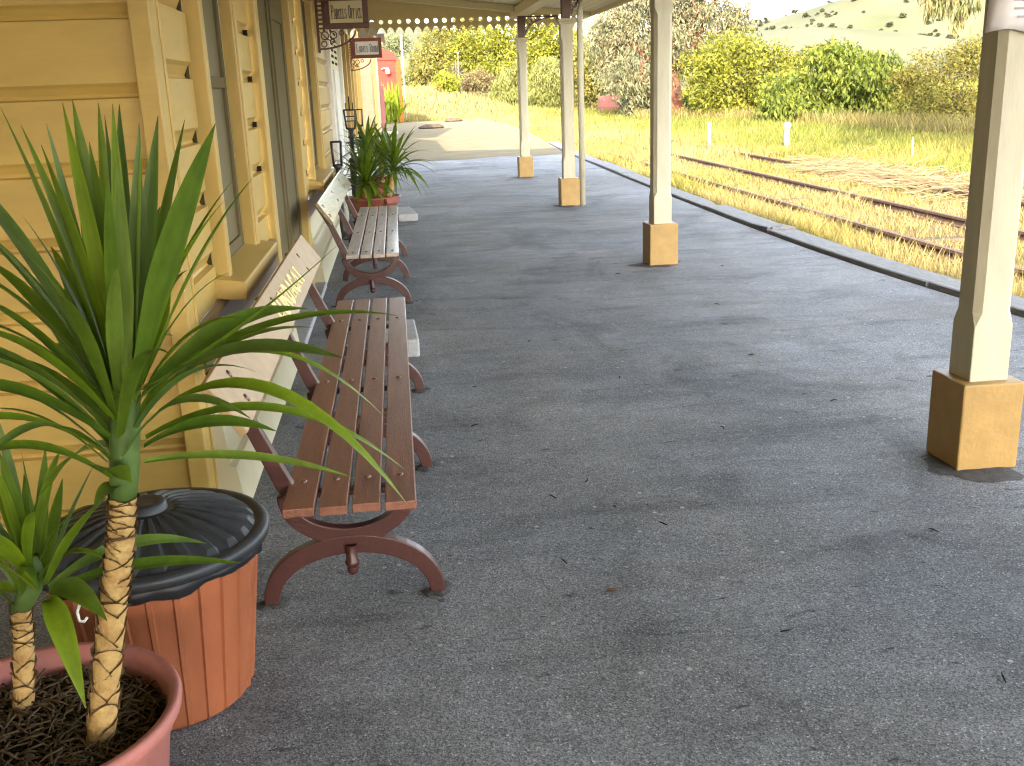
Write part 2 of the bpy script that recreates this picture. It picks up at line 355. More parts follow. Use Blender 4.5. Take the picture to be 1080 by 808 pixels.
# sandy gravel forecourt where the asphalt ends
mb = MB(); ys_ = np.r_[np.linspace(25.6, 58, 60), np.linspace(58.5, 71, 14)]; vs = []; wob = random.Random(3)
for i, y in enumerate(ys_):
    z = .004+(0 if y < 58 else -.65*((y-58)/13)**1.5); e = edge_x(y)-.03
    for q in range(13): vs.append((-6+(e+6)*q/12, y+(wob.uniform(-.5,.35) if i == 0 else 0), z))
mb.add(vs, [(i*13+q, i*13+q+1, i*13+14+q, i*13+13+q) for i in range(len(ys_)-1) for q in range(12)])
tag(mb.build('gravel_path', mat('sandy_gravel', (.155,.128,.074), .95, .1, var=.35, vscale=1.2, bump=.4, bscale=60), fixn=False), kind='structure')

# ground sheet to the horizon
def gh(x, y):
    d = np.hypot(x, y); h = GZ+0*x
    h = h+np.clip((d-95)/900, 0, 1)*12
    s = np.clip((y-66)/42,0,1); s = s*s*(3-2*s); u = np.clip((15-x)/11,0,1); u = u*u*(3-2*u); v = np.clip((x+45)/20,0,1)
    h = h+2.0*s*u*v
    return h
def grid(xs, ys, hf):
    X, Y = np.meshgrid(xs, ys); V = np.c_[X.ravel(), Y.ravel(), hf(X, Y).ravel()]; n = len(xs)
    i, j = np.meshgrid(np.arange(n-1), np.arange(len(ys)-1)); a = (j*n+i).ravel()
    return V, np.c_[a, a+1, a+n+1, a+n]
def gh2(x, y):
    h = gh(x, y)+.05*np.sin(x*1.3+y*.7)*np.sin(y*.43-x*.2)*(np.hypot(x,y) < 120)
    return np.where((x < 3.8) & (y < 56), GZ-.35, h)
xs = np.unique(np.r_[-2500, -1200, -600, np.arange(-300, -20, 20), np.arange(-20, 60, .8), np.arange(60, 320, 12), 600, 1200, 2500])
ys = np.unique(np.r_[-400, -100, -40, np.arange(-20, 110, .8), np.arange(110, 360, 10), 500, 800, 1200, 2500])
V, F = grid(xs, ys, gh2); g = npmesh('ground', V, F, M['ground'], smooth=True); tag(g, kind='structure')

# far hills
def hills(x, y):
    a = np.degrees(np.arctan2(x, y)); d = np.hypot(x, y)
    ridge1 = np.interp(a, [-60,-20,-3,2,6,12,18,22,26,30,36,60], [10,20,24,26,20,17,21,22,18.5,13,12,14])
    ridge2 = np.interp(a, [-60,-20,-3,1,8,14,17.5,20,22.5,25.2,28,31,40,60], [25,40,62,50,18,20,34,40,50,57,64,62,40,20])
    bump = 1.4*np.sin(x*.05)*np.cos(y*.041)+.8*np.sin(x*.11+y*.07)
    h1 = ridge1*np.exp(-((d-430)/85)**2); h2 = (ridge2+bump*1.5)*np.exp(-((d-760)/150)**2)
    return GZ-1+np.maximum(h1, h2)+bump*.4*np.clip((d-300)/100,0,1)
aa = np.radians(np.linspace(-50, 60, 190)); dd = np.linspace(290, 1150, 90)
A, D = np.meshgrid(aa, dd); X = D*np.sin(A); Y = D*np.cos(A); n = len(aa)
i, j = np.meshgrid(np.arange(n-1), np.arange(len(dd)-1)); q = (j*n+i).ravel()
tag(npmesh('hills', np.c_[X.ravel(), Y.ravel(), hills(X, Y).ravel()], np.c_[q, q+n, q+n+1, q+1], M['hill'], smooth=True), kind='structure')

# straw-littered track bed
mb = MB(); yy = np.arange(-6, 100, 1.5); k = len(yy)
def trk(y): return .012*max(0, y-30)**1.25*.2      # slight curve away
vs = []
for y in yy: vs += [(5.6+trk(y), y, GZ+.02), (7.2+trk(y), y, GZ+.075), (10.6+trk(y), y, GZ+.075), (12.4+trk(y), y, GZ+.02)]
fs = [(i*4+c, i*4+c+1, i*4+5+c, i*4+4+c) for i in range(k-1) for c in range(3)]
mb.add(vs, fs); tag(mb.build('track_bed', M['trackbed'], fixn=False), kind='structure')

# rails and half-buried sleepers
def rail(x, y0, y1, label):
    mb = MB(); prof = [(-.07,0),(.07,0),(.07,.02),(.012,.035),(.012,.10),(.036,.11),(.036,.145),(-.036,.145),(-.036,.11),(-.012,.10),(-.012,.035),(-.07,.02)]
    ys = np.arange(y0, y1+.1, 2.); n = len(prof); vs = []; fs = []
    for y in ys:
        for u, w in prof: vs.append((x+trk(y)+u, y, GZ+.075+w))
    for i in range(len(ys)-1):
        for j in range(n): fs.append((i*n+j, i*n+(j+1)%n, (i+1)*n+(j+1)%n, (i+1)*n+j))
    mb.add(vs, fs)
    return tag(mb.build('rail', M['rust']), label, 'rail', 'rusty rails along the platform')
rail(6.62, -4, 92, 'rusty rail nearest the platform edge, half hidden in straw grass')
rail(8.2, -4, 92, 'rusty rail in the middle of the three, second out from the platform edge')
rail(10.05, 25, 92, 'long rusty rail farthest from the platform, in the grass near the white marker posts')
rail(10.05, -4, 23, 'rusty rail under the tangle of dead brown brush')
random.seed(3)
smb = MB(); smb.box(-1.15, 1.15, -.12, .12, -.06, .065, bev=.015)
s0 = smb.build('sleeper', M['sleeper'])
for i, y in enumerate([13.1, 18.4, 24., 29.4]):
    o = s0 if i == 0 else s0.copy()
    if i: C.objects.link(o)
    o.location = (7.45+trk(y)+random.uniform(-.1,.1), y, GZ+.06); o.rotation_euler = (0,0,random.uniform(-.06,.06))
    tag(o, 'weathered timber sleeper lying across the grassy track', 'sleeper', 'sleepers under the rails')

# grey timber boards along the platform edge
brk = [-8,-4,-1,2,4.6,7.6,10.9,13.4,16.2,19,22.4,26.6,31]
BL = ['grey edging board behind the nearest verandah post','weathered grey edging board']
edge_labels = ['grey timber edging board on the platform rim, farthest back behind the benches','grey timber edging board on the platform rim, second from the back end','grey timber edging board on the platform rim level with the pink plant pot','grey edging board on the platform rim level with the end of the nearer bench',
 'weathered grey edging board whose end shows right of the nearest post','long grey edging board cutting the picture just left of the nearest post','splintered grey edging board with a raised broken end','cracked grey edging board level with the second post',
 'grey edging board between the second post and the white downpipe, nearer half','grey edging board between the second post and the white downpipe, farther half','grey edging board beside the post with the downpipe','last grey edging board where the shade of the verandah ends']
for k in range(len(brk)-1):
    a, b = brk[k]+.02, brk[k+1]-.02; mb = MB(); n = 6; z1 = .03+random.uniform(-.006,.008); w = random.uniform(.30,.34)
    yl = np.linspace(a, b, n); vs = []
    for i, y in enumerate(yl):
        e = edge_x(y)+.025; lift = 0
        if k == 6 and i == 0: lift = .02
        j = random.uniform(-.006,.006); ww = w*(.72 if (k == 7 and i == 0) else 1)
        for u, zz in ((e+j,-.16),(e+j,z1+lift),(e+.012+j,z1+.008+lift),(e+ww-.02,z1-.006+lift),(e+ww,z1-.03+lift),(e+ww,-.16)): vs.append((u, y, zz))
    fs = []
    for i in range(n-1):
        for c in range(6): fs.append((i*6+c, i*6+(c+1)%6, i*6+6+(c+1)%6, i*6+6+c))
    fs += [tuple(range(6))[::-1], tuple(range(6*n-6, 6*n))]
    mb.add(vs, fs)
    if k == 6:   # splinter standing up at the broken end
        y = a; e = edge_x(a)
        mb.prism([(e+.05,0.02),(e+.30,0.02),(e+.27,.05),(e+.2,.078),(e+.13,.06),(e+.08,.062)], 'y', a-.05, a+.06)
    tag(mb.build('edging_board', M['timber']), edge_labels[k], 'edging board', 'edging boards along the platform rim')

# ------------------------------------------------------------------ station building
ST = thing('station_building', 'long yellow weatherboard station building along the platform with windows and olive door', 'building', (-.85, 3.9, 0))
def P(name, mb, m, parent=ST, **k):
    o = mb.build(name, m, None, **k)
    if parent is ST: o.parent = ST; o.matrix_parent_inverse = Matrix.Translation((.85,-3.9,0))
    else: o.parent = parent
    return o
PITCH = .268
def board_profile(z0, z1, off=.0, k_=1.):
    """(depth, z): wide flat boards with a rounded chamfer between"""
    out = []; z = z0
    out.append((0., z0))
    k = math.floor((z0-off)/PITCH)+1
    while off+k*PITCH < z1:
        g = off+k*PITCH
        if g-.02 > z0 and g+.04 < z1:
            out += [(.0, g-.006), (-.022*k_, g), (-.025*k_, g+.012), (-.012*k_, g+.036*k_), (0., g+.048*k_)]
        k += 1
    out.append((0., z1)); return out
def clad_y(mb, y0, y1, z0, z1, x=-.85, off=.13):
    pr = board_profile(z0, z1, off, 1.35); n = len(pr)
    vs = [(x+d, y0, z) for d, z in pr]+[(x+d, y1, z) for d, z in pr]
    mb.add(vs, [(i, n+i, n+i+1, i+1) for i in range(n-1)])
def clad_x(mb, x0, x1, z0, z1, y, off=.13, s=-1, pitch=None):
    pr = board_profile(z0, z1, off); n = len(pr)
    vs = [(x0, y-s*d*-1 if False else y-d, z) for d, z in pr]+[(x1, y-d, z) for d, z in pr]
    mb.add(vs, [(i, i+1, n+i+1, n+i) for i in range(n-1)])
ZT = 3.5
mb = MB()
for (a, b) in [(3.98,4.66),(5.84,6.62),(9.12,9.98),(11.62,13.7)]: clad_y(mb, a, b, .78, ZT)
for (a, b) in [(4.66,5.84),(9.98,11.62)]: clad_y(mb, a, b, 2.6, ZT); clad_y(mb, a, b, .78, .86)
clad_y(mb, 6.62, 9.12, 2.5, ZT)
P('wall', mb, M['wall'], fixn=False)
mb = MB(); clad_y(mb, 13.7, 14.3, .78, ZT); clad_y(mb, 17.6, 18.6, .78, ZT); clad_y(mb, 14.3, 17.6, 2.75, ZT); clad_y(mb, 18.6, 26., .78, ZT)
P('wall', mb, M['pinkboard'], fixn=False)  # paler pinkish boards: reflected sunlight on the wall put into their colour
mb = MB(); clad_x(mb, -2.05, -.88, 0, ZT, 3.9, off=.06); P('end_wall', mb, M['wall'], fixn=False)
mb = MB(); mb.box(-2.2, -2.02, -24, 3.95, 0, ZT); P('side_wall', mb, M['cream'])  # unseen run behind the camera, lengthened to cut light from there
mb = MB(); mb.box(-2.2,-.86, 25.8, 26., 0, ZT+.3); P('end_wall', mb, M['pinkboard'])
mb = MB(); mb.box(-.90, -.825, 3.865, 3.985, 0, ZT); mb.tube([(-.826,3.995,0),(-.826,3.995,ZT)], .011, 6)
P('corner_board', mb, M['wall'], bevel=.008)
mb = MB(); mb.box(-2.03,-1.95, 3.86, 3.93, 0, ZT); P('corner_trim', mb, M['wall'], bevel=.006)
# flared cream skirting boards
mb = MB()
for (a, b) in [(3.99,6.62),(9.12,14.3),(17.6,26)]:
    pts = [(-.842,.60),(-.812,.60),(-.795,.425),(-.805,.41),(-.775,.40),(-.757,.225),(-.768,.21),(-.738,.20),(-.712,.0),(-.842,.0)]
    mb.prism(pts, 'y', a, b)
P('skirting', mb, M['cream'])
mb = MB()
for (a, b) in [(3.995,6.62),(9.12,14.3),(17.6,26)]: mb.prism([(-.85,.605),(-.808,.605),(-.808,.76),(-.828,.778),(-.85,.778)], 'y', a, b)
P('dado_band', mb, M['dado'])
# windows
def window(y0, y1, zs=.86, zt=2.6):
    mb = MB(); w = .10
    mb.box(-.87,-.795, y0+.02, y0+w, zs, zt); mb.box(-.87,-.795, y1-w, y1-.02, zs, zt); mb.box(-.87,-.79, y0, y1, zt, zt+.14)
    mb.box(-.87,-.805, y0+w, y0+w+.025, zs, zt-.002); mb.box(-.87,-.805, y1-w-.025, y1-w, zs, zt-.002)
    w0 = P('window', mb, M['trim'], bevel=.006)
    a, b = y0+w+.03, y1-w-.03
    m2 = MB(); t = .055; zm = (zs+zt)/2
    for yy in (a, b-t): m2.box(-.905,-.868, yy, yy+t, zs+.02, zt-.01)
    for zz in (zs+.022, zm-.03, zt-.065): m2.box(-.903,-.870, a+t, b-t, zz, zz+t)
    P('sash', m2, M['olive'], w0, bevel=.004)
    m3 = MB(); m3.box(-.892,-.886, a+.03, b-.03, zs+.05, zt-.03); P('pane', m3, M['glass'], w0)
    m3 = MB(); m3.box(-.95,-.915, a+.02, b-.02, zs+.03, zt-.02); P('blind', m3, M['olive'], w0)
    m4 = MB(); m4.prism([(-.87,zs-.075),(-.715,zs-.09),(-.715,zs-.005),(-.87,zs+.022)], 'y', y0-.07, y1+.07); P('sill', m4, M['trim'], w0, bevel=.006)
    return w0
window(4.68, 5.82); window(10.0, 11.6)
# dark board ends beside the trims (open lap joints)
mb = MB()
for y in (6.60, 9.14):
    k = 4
    while .13+k*PITCH < 3.4:
        z = .13+k*PITCH; mb = MB(); mb.box(-.876,-.853, y-.022, y+.014, z+.002, z+.034); P('joint_gap', mb, M['dark']); k += 1
# olive double door of the parcels office
mb = MB()
mb.box(-.90,-.80, 6.64, 6.80, 0, 2.45); mb.box(-.90,-.80, 8.92, 9.10, 0, 2.45); mb.box(-.90,-.795, 6.62, 9.12, 2.45, 2.58)
D = P('double_door', mb, M['trim'], bevel=.008)
mb = MB(); mb.box(-.93,-.88, 6.80, 7.9, .02, 2.45); mb.box(-.93,-.865, 7.9, 8.92, .02, 2.449)
for (a, b) in ((7.98,8.84),): 
    mb.box(-.87,-.852, a, b, .1, .28); mb.box(-.87,-.852, a, b, 2.2, 2.4); mb.box(-.87,-.852, a, a+.12, .28, 2.2); mb.box(-.87,-.852, b-.12, b, .28, 2.2)
P('door_leaf', mb, M['olive'], D, bevel=.004)
mb = MB(); mb.box(-.97,-.70, 6.7, 9.05, .0, .05); P('threshold', mb, M['concrete'], D, bevel=.01)
# pale door with a slotted vent above, farther along
mb = MB(); mb.box(-.90,-.80, 14.3, 14.5, 0, 2.72); mb.box(-.90,-.80, 17.4, 17.6, 0, 2.72); mb.box(-.9,-.80, 14.5, 17.4, 2.62, 2.75)
D2 = P('white_door', mb, M['white'], bevel=.006)
mb = MB(); mb.box(-.93,-.87, 14.5, 15.9, .02, 2.0); mb.box(-.93,-.86, 15.92, 17.4, .02, 2.0); mb.box(-.88,-.845, 15.86, 15.96, .02, 2.0); P('door_leaf', mb, M['white'], D2)
mb = MB(); mb.box(-.92,-.86, 14.5, 17.4, 2.0, 2.62); v = P('vent_panel', mb, M['sign_cream'], D2)
for k in range(3):
    for i in range(6): mb = MB(); mb.box(-.862,-.852, 14.7+k*.9, 15.2+k*.9, 2.08+i*.088, 2.115+i*.088); P('vent_slot', mb, M['dark'], v)
# tan frames of the far windows
for (a, b) in ((18.8,20.6),(21.8,23.8)):
    mb = MB(); mb.box(-.87,-.79, a, a+.18, .86, 2.7); mb.box(-.87,-.79, b-.18, b, .86, 2.7); mb.box(-.87,-.785, a-.02, b+.02, 2.7, 2.86); 
    w0 = P('window', mb, M['trim']); m4 = MB(); m4.box(-.87,-.74, a-.06, b+.06, .78, .855); P('sill', m4, M['trim'], w0)
    m3 = MB(); m3.box(-.9,-.88, a+.18, b-.18, .87, 2.69); P('pane', m3, M['glass'], w0)
mb = MB(); mb.box(-.86,-.76, 25.7, 26.02, 0, ZT); P('corner_board', mb, M['trim'])
# main roof above the verandah and a front gable
mb = MB()
mb.add([(-.55,-24,3.62),(-.55,26.5,3.62),(-5,30.,6.2),(-5,-24,6.2),(-9.5,26.5,3.6),(-9.5,-24,3.6)], [(0,1,2,3),(3,2,4,5),(1,4,2)])
P('roof', mb, M['roofiron'])
mb = MB(); mb.box(-9,-2.2,-24,-23.8,0,3.6); P('rear_wall', mb, M['cream'])

# verandah roof; its unseen rear run is added length to cut light from behind
VR = thing('verandah_roof', 'wide verandah roof over the platform with a scalloped and pierced end board', 'verandah', (3.7, 20.5, 2.9))
def PV(name, mb, m, parent=VR, **k):
    o = mb.build(name, m, None, **k); o.parent = parent; o.matrix_parent_inverse = Matrix.Translation((-3.7,-20.5,-2.9)); return o
RX0, RZ0, RX1, RZ1 = -.84, 3.46, 3.74, 2.93
def rz(x): return RZ0+(RZ1-RZ0)*(x-RX0)/(RX1-RX0)
mb = MB()
nb = 34
for i in range(nb):          # narrow lining boards with small grooves
    a = RX0+(RX1-RX0)*i/nb; b = RX0+(RX1-RX0)*(i+1)/nb-.008
    mb.add([(a,-22,rz(a)),(b,-22,rz(b)),(b,20.46,rz(b)),(a,20.46,rz(a))], [(0,1,2,3)])
PV('ceiling', mb, M['ceiling'], fixn=False)
mb = MB()
mb.prism([(-2.1,3.64),(RX0,3.52),(3.8,3.0),(3.8,3.025),(RX0,3.55),(-2.1,3.67)], 'y', -22, 20.62); mb.prism([(-2.1,3.60),(-.95,3.51),(-.95,3.53),(-2.1,3.62)], 'y', -22, 3.9)
PV('roof_sheet', mb, M['roofiron'])
mb = MB(); mb.box(2.29,2.53,-22,20.44, 2.90, 3.06); PV('beam', mb, M['valance'], bevel=.01)
mb = MB(); mb.box(3.70,3.745,-22,20.5, 2.86, 3.02); PV('fascia', mb, M['valance'])
mb = MB()
for y in (3.97, 9.35, 14.55, 19.6): mb.prism([(-.8,rz(-.8)-.13),(2.28,rz(2.28)-.13),(2.28,rz(2.28)-.006),(-.8,rz(-.8)-.006)], 'y', y-.05, y+.05); mb.prism([(2.54,rz(2.54)-.10),(3.69,rz(3.69)-.08),(3.69,rz(3.69)-.006),(2.54,rz(2.54)-.006)], 'y', y-.045, y+.045)
PV('rafter', mb, M['ceiling'])
# pierced valance: cells of .172 m
def valance():
    bm = bmesh.new(); CW = .172; n = int((3.72+.82)/CW); x0 = 3.72-n*CW; zt_ = 2.71; 
    bot = []
    for i in range(n):
        a = x0+i*CW
        bot.append((a, zt_))
        for t in (.14,.28,.4,.5,.6,.72,.86): bot.append((a+t*CW, zt_+.118*math.sin(math.pi*t)**.75))
    bot.append((x0+n*CW, zt_))
    outer = bot+[(3.72, rz(3.72)-.004),(RX0+.02, rz(RX0)-.004),(RX0+.02, zt_+.02)]
    def loop(pts):
        vs = [bm.verts.new((x, 0, z)) for x, z in pts]
        for i in range(len(vs)): bm.edges.new((vs[i], vs[(i+1)%len(vs)]))
    loop(outer)
    for i in range(n):
        cx = x0+(i+.5)*CW; loop([(cx+.042*math.cos(2*math.pi*k/14), 2.925-0.0+.042*math.sin(2*math.pi*k/14)) for k in range(14)])
    bmesh.ops.triangle_fill(bm, use_beauty=True, use_dissolve=False, edges=bm.edges[:])
    r = bmesh.ops.extrude_face_region(bm, geom=bm.faces[:])
    for v in [g for g in r['geom'] if isinstance(g, bmesh.types.BMVert)]: v.co.y += .03
    bmesh.ops.recalc_face_normals(bm, faces=bm.faces[:])
    me = bpy.data.meshes.new('valance'); bm.to_mesh(me); bm.free(); me.materials.append(M['valance'])
    o = bpy.data.objects.new('valance', me); C.objects.link(o); o.location = (0, 20.5, 0); o.parent = VR; o.matrix_parent_inverse = Matrix.Translation((-3.7,-20.5,-2.9))
valance()

# verandah posts
def make_post():
    t = thing('verandah_post', 'x', 'post')
    mb = MB()
    mb.box(-.135,.135,-.135,.135,0,.385, bev=.008); mb.build('base_block', M['block'], t)
    # chamfered shaft with plain ends
    def octo(h, c, z): 
        q = h-c; return [(-q,-h,z),(q,-h,z),(h,-q,z),(h,q,z),(q,h,z),(-q,h,z),(-h,q,z),(-h,-q,z)]
    secs = [octo(.085,.003,.38), octo(.085,.003,.62), octo(.083,.028,.68), octo(.083,.028,2.22), octo(.085,.003,2.28), octo(.085,.003,2.46)]
    mb = MB(); vs = [v for s in secs for v in s]; fs = []
    for i in range(len(secs)-1):
        for j in range(8): fs.append((i*8+j, i*8+(j+1)%8, (i+1)*8+(j+1)%8, (i+1)*8+j))
    mb.add(vs, fs); mb.build('shaft', M['post'], t)
    mb = MB(); mb.box(-.098,.098,-.098,.098,2.455,2.485, bev=.006); mb.box(-.122,.122,-.122,.122,2.486,2.53, bev=.012); mb.build('cap', M['post'], t)
    mb = MB(); mb.box(-.062,.062,-.062,.062,2.531,2.91, bev=.01); mb.build('neck', M['brown'], t)
    # fretwork bracket towards the track
    mb = MB(); 
    mb.box(.064,.085,-.014,.014,2.56,2.90); mb.box(.085,.70,-.0141,.0141,2.872,2.899); mb.box(.655,.70,-.015,.015,2.80,2.872)
    mb.ribbon([(.085+.55*(1-math.cos(a)), 2.585+.285*math.sin(a)) for a in np.linspace(0, math.pi/2, 14)], .022, 'y', -.012, .012)
    for cx, cz, r in ((.145,2.80,.05),(.235,2.825,.036),(.31,2.84,.024),(.125,2.70,.03)):
        mb.ribbon([(cx+r*math.cos(a), cz+r*math.sin(a)) for a in np.linspace(0, 2*math.pi, 15)], .013, 'y', -.009, .009)
    mb.ribbon([(.09,2.62),(.15,2.73),(.24,2.79),(.38,2.845),(.5,2.87)], .012, 'y', -.008, .008)
    mb.ribbon([(.085,2.87),(.13,2.78),(.19,2.755)], .012, 'y', -.007, .007)
    mb.build('bracket', M['brown'], t)
    return t
PL = ['nearest verandah post with a curled paper notice pinned near its top','second verandah post along the platform, standing alone with bare ochre base','verandah post with a white downpipe right beside it','farthest verandah post, with its dark fretwork bracket in view under the scalloped board']
p0 = make_post()
for i, y in enumerate((3.97, 9.35, 14.55, 19.6)):
    o = p0 if i == 0 else copy_tree(p0)
    o.location = (2.405+(0.02 if i == 0 else 0), y, 0); o.rotation_euler = (0,0,[0,.03,-.01,.02][i]); tag(o, PL[i], 'post', 'posts holding up the verandah')
mb = MB(); mb.tube([(0,0,0),(0,0,2.6),(.02,0,2.8),(.3,0,3.0)], .043, 12); o = mb.build('downpipe', M['post'], None, loc=(2.585,14.46,0)); tag(o, 'white round downpipe standing against the third verandah post', 'downpipe')
# lumpy tar patches where posts and bench feet go into the asphalt
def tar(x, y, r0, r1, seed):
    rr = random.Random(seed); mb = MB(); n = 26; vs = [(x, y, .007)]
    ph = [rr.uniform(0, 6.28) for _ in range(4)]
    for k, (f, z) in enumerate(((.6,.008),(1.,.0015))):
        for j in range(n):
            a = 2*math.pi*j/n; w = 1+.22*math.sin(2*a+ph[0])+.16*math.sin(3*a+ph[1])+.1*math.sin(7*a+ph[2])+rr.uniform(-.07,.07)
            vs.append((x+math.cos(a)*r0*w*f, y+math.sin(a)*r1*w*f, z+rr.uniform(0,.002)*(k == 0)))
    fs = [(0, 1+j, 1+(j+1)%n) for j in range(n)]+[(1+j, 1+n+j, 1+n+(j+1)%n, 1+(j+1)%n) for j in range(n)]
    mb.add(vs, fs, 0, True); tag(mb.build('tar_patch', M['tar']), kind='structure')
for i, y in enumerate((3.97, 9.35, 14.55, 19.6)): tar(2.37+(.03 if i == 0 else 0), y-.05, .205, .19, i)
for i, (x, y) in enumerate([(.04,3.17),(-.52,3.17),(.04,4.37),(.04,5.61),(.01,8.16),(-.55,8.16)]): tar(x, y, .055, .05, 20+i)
# paper notice on the nearest post
t = thing('paper_notice', 'curled paper notice with printed lines wrapped round the nearest verandah post', 'notice', (2.405,3.874,1.86))
mb = MB(); n = 11; vs = []
for i in range(n):
    u = i/(n-1); x = -.125+.25*u; y = -.012-.05*max(0,abs(u-.45)-.34)**1*3*(-1 if u < .45 else -.5)
    if u < .2: y = -.012+.10*(.2-u)/.2*.45
    for k in range(6):
        w = k/5; vs.append((x, y-.01*math.sin(w*3), -.075+.26*w+.012*math.sin(u*6)))
mb.add(vs, [(i*6+k, i*6+6+k, i*6+7+k, i*6+k+1) for i in range(n-1) for k in range(5)], 0, True); o = mb.build('sheet', M['paper'], t)
md = o.modifiers.new('thick','SOLIDIFY'); md.thickness = .0015
mb = MB()
for k in range(7):
    z = -.025+.03*k; a = random.uniform(-.06,-.03); b = random.uniform(.03,.08)
    mb.box(a, b, -.026,-.0245, z, z+.008)
mb.build('printed_lines', M['paperink'], t)

# hanging signs
def sign(name, label, text, y, x1, zb, zt_, panel, ink, frame, small=.74):
    t = thing(name, label, 'sign', (-.85, y, zb)); w = x1+.85; h = zt_-zb
    mb = MB(); f = .065; a = .10
    mb.box(a, w, -.025,.025, 0, f); mb.box(a, w, -.025,.025, h-f, h); mb.box(a, a+f,-.0245,.0245, f, h-f); mb.box(w-f, w,-.0245,.0245, f, h-f)
    mb.build('frame', frame, t, bevel=.006)
    mb = MB(); mb.box(a+f, w-f, -.012,.012, f, h-f); pn = mb.build('panel', panel, t)
    L = lettering(text, (w-f-a-f)*.92, (h-2*f)*.62, small, .21, .10).build('lettering', ink, t); L.location = (a+f+(w-f-a-f)*.05, -.0125, f+(h-2*f)*.19)
    # fretwork wall bracket: toothed upright and scrolls below
    mb = MB(); mb.box(.0,.03,-.018,.018,-.26,h+.02)
    k = 0
    while k*.05 < h: mb.box(.03,.075,-.012,.012, .0+k*.05, .022+k*.05); k += 1
    mb.box(.075,.10,-.016,.016,-.02,h)
    mb.ribbon([(.03+.42*math.sin(q), -.22+.20*(1-math.cos(q))) for q in np.linspace(0, math.pi/2, 12)], .022, 'y', -.012,.012)
    for cx, cz, r in ((.09,-.07,.045),(.19,-.065,.04),(.075,-.165,.032),(.285,-.045,.026),(.17,-.135,.022)):
        mb.ribbon([(cx+r*math.cos(q), cz+r*math.sin(q)) for q in np.linspace(0, 2*math.pi, 14)], .013, 'y', -.009,.009)
    mb.ribbon([(.03,-.02),(.12,-.11),(.22,-.16)], .012, 'y', -.008,.008)
    mb.build('bracket', frame, t)
    return t
sign('hanging_sign', 'brown framed cream sign reading PARCELS OFFICE hung from the station wall', 'PARCELS OFFICE', 12.8, -.235, 2.385, 2.76, M['sign_cream'], M['ink'], M['brown'])
M['brown2'] = mat('faded_maroon', (.20,.065,.055), .5, .4)
sign('hanging_sign', 'smaller looking white sign reading LADIES ROOM hung farther along the wall', 'LADIES ROOM', 21., -.17, 2.30, 2.68, M['sign_white'], M['ink_grey'], M['brown2'])

# pavilion beyond the station building
PB = thing('weatherboard_pavilion', 'pinkish cream weatherboard building end facing down the platform beyond the signs', 'building', (-.6, 38, 0))
def PP(name, mb, m, **k):
    o = mb.build(name, m, None, **k); o.parent = PB; o.matrix_parent_inverse = Matrix.Translation((.6,-38,0)); return o
mb = MB(); pr = []; z = 0
while z < 3.7: pr += [(0, z), (-.012, z+.2), (.0, z+.205)]; z += .21
n = len(pr); mb.add([(-4.5, 38+d, zz) for d, zz in pr]+[(-.6, 38+d, zz) for d, zz in pr], [(i, i+1, n+i+1, n+i) for i in range(n-1)]); mb.box(-.7,-.605,38.02,46,0,3.7); PP('wall', mb, M['pinkboard'])
mb = MB(); mb.box(-.70,-.58,37.94,38.06,0,3.7); mb.box(-1.75,-1.62,37.94,38.06,0,3.7); PP('corner_board', mb, M['trim'])
mb = MB(); mb.add([(-.2,37.2,3.6),(-.2,46.5,3.6),(-2.6,46.5,5.6),(-2.6,37.2,5.6),(-5,46.5,3.6),(-5,37.2,3.6)], [(0,1,2,3),(3,2,4,5),(0,3,5)]); PP('roof', mb, M['roofiron'])
# front gable of the main roof (throws the pointed shadow on the sunlit forecourt)
mb = MB(); mb.add([(-.4,29.5,3.5),(-.4,36.5,3.5),(-.4,33,5.7),(-5,33,5.7),(-5,29.5,3.5),(-5,36.5,3.5)], [(0,2,3,4),(2,1,5,3),(0,1,2)]); P('gable', mb, M['roofiron'])
mb = MB(); mb.box(-4.9,-1.9,29.6,36.4,0,3.5); P('rear_wing', mb, M['pinkboard'])
# dark red post
t = thing('red_post', 'dark red timber post standing on a low step past the pavilion', 'post', (-.47,43,0))
mb = MB(); mb.box(-.09,.09,-.09,.09,.1,1.9); mb.build('shaft', M['brown2'], t, bevel=.01)
mb = MB(); mb.box(-.4,.55,-.3,.3,0,.1); mb.build('step', M['concrete'], t, bevel=.01)
# red shed with ribbed end and curved roof
t = thing('red_shed', 'bright red ribbed shed with a curved top and an orange red corner post', 'shed', (-.6,62,0))
mb = MB(); prf = []; n = 60
xs_ = np.linspace(-3.4, .82, 2); vs = []; fs = []
zs_ = np.arange(0, 3.62, .11)
for i, z in enumerate(zs_): vs += [(-3.4, -.006*(i%2), z), (.82, -.006*(i%2), z)]
fs = [(2*i, 2*i+1, 2*i+3, 2*i+2) for i in range(len(zs_)-1)]; mb.add(vs, fs); mb.box(.78,.82,0,6,0,3.3); mb.box(-3.4,-3.36,0,6,0,3.6); mb.build('wall', M['red'], t, fixn=False)
mb = MB(); ap = [(-3.5,3.55)]+[( -1.3+2.2*math.cos(a), 3.5+.75*math.sin(a)) for a in np.linspace(math.pi*.98, 0, 16)]+[(.9,3.42)]
mb.prism(ap, 'y', -.1, 6.1); mb.build('roof', M['red'], t)
mb = MB(); mb.box(.84,1.1,-.12,.14,-.05,3.45); mb.build('corner_post', M['redorange'], t, bevel=.02)
mb = MB(); mb.box(-.02,.06,-.3,-.026,2.92,2.98); mb.lathe([(.02,0),(.13,-.08),(.15,-.30),(.1,-.34),(.0,-.35)], (.35,-.3,2.98), 12); mb.box(.06,.4,-.31,-.27,2.96,3.0); mb.build('lamp', M['dado'], t)
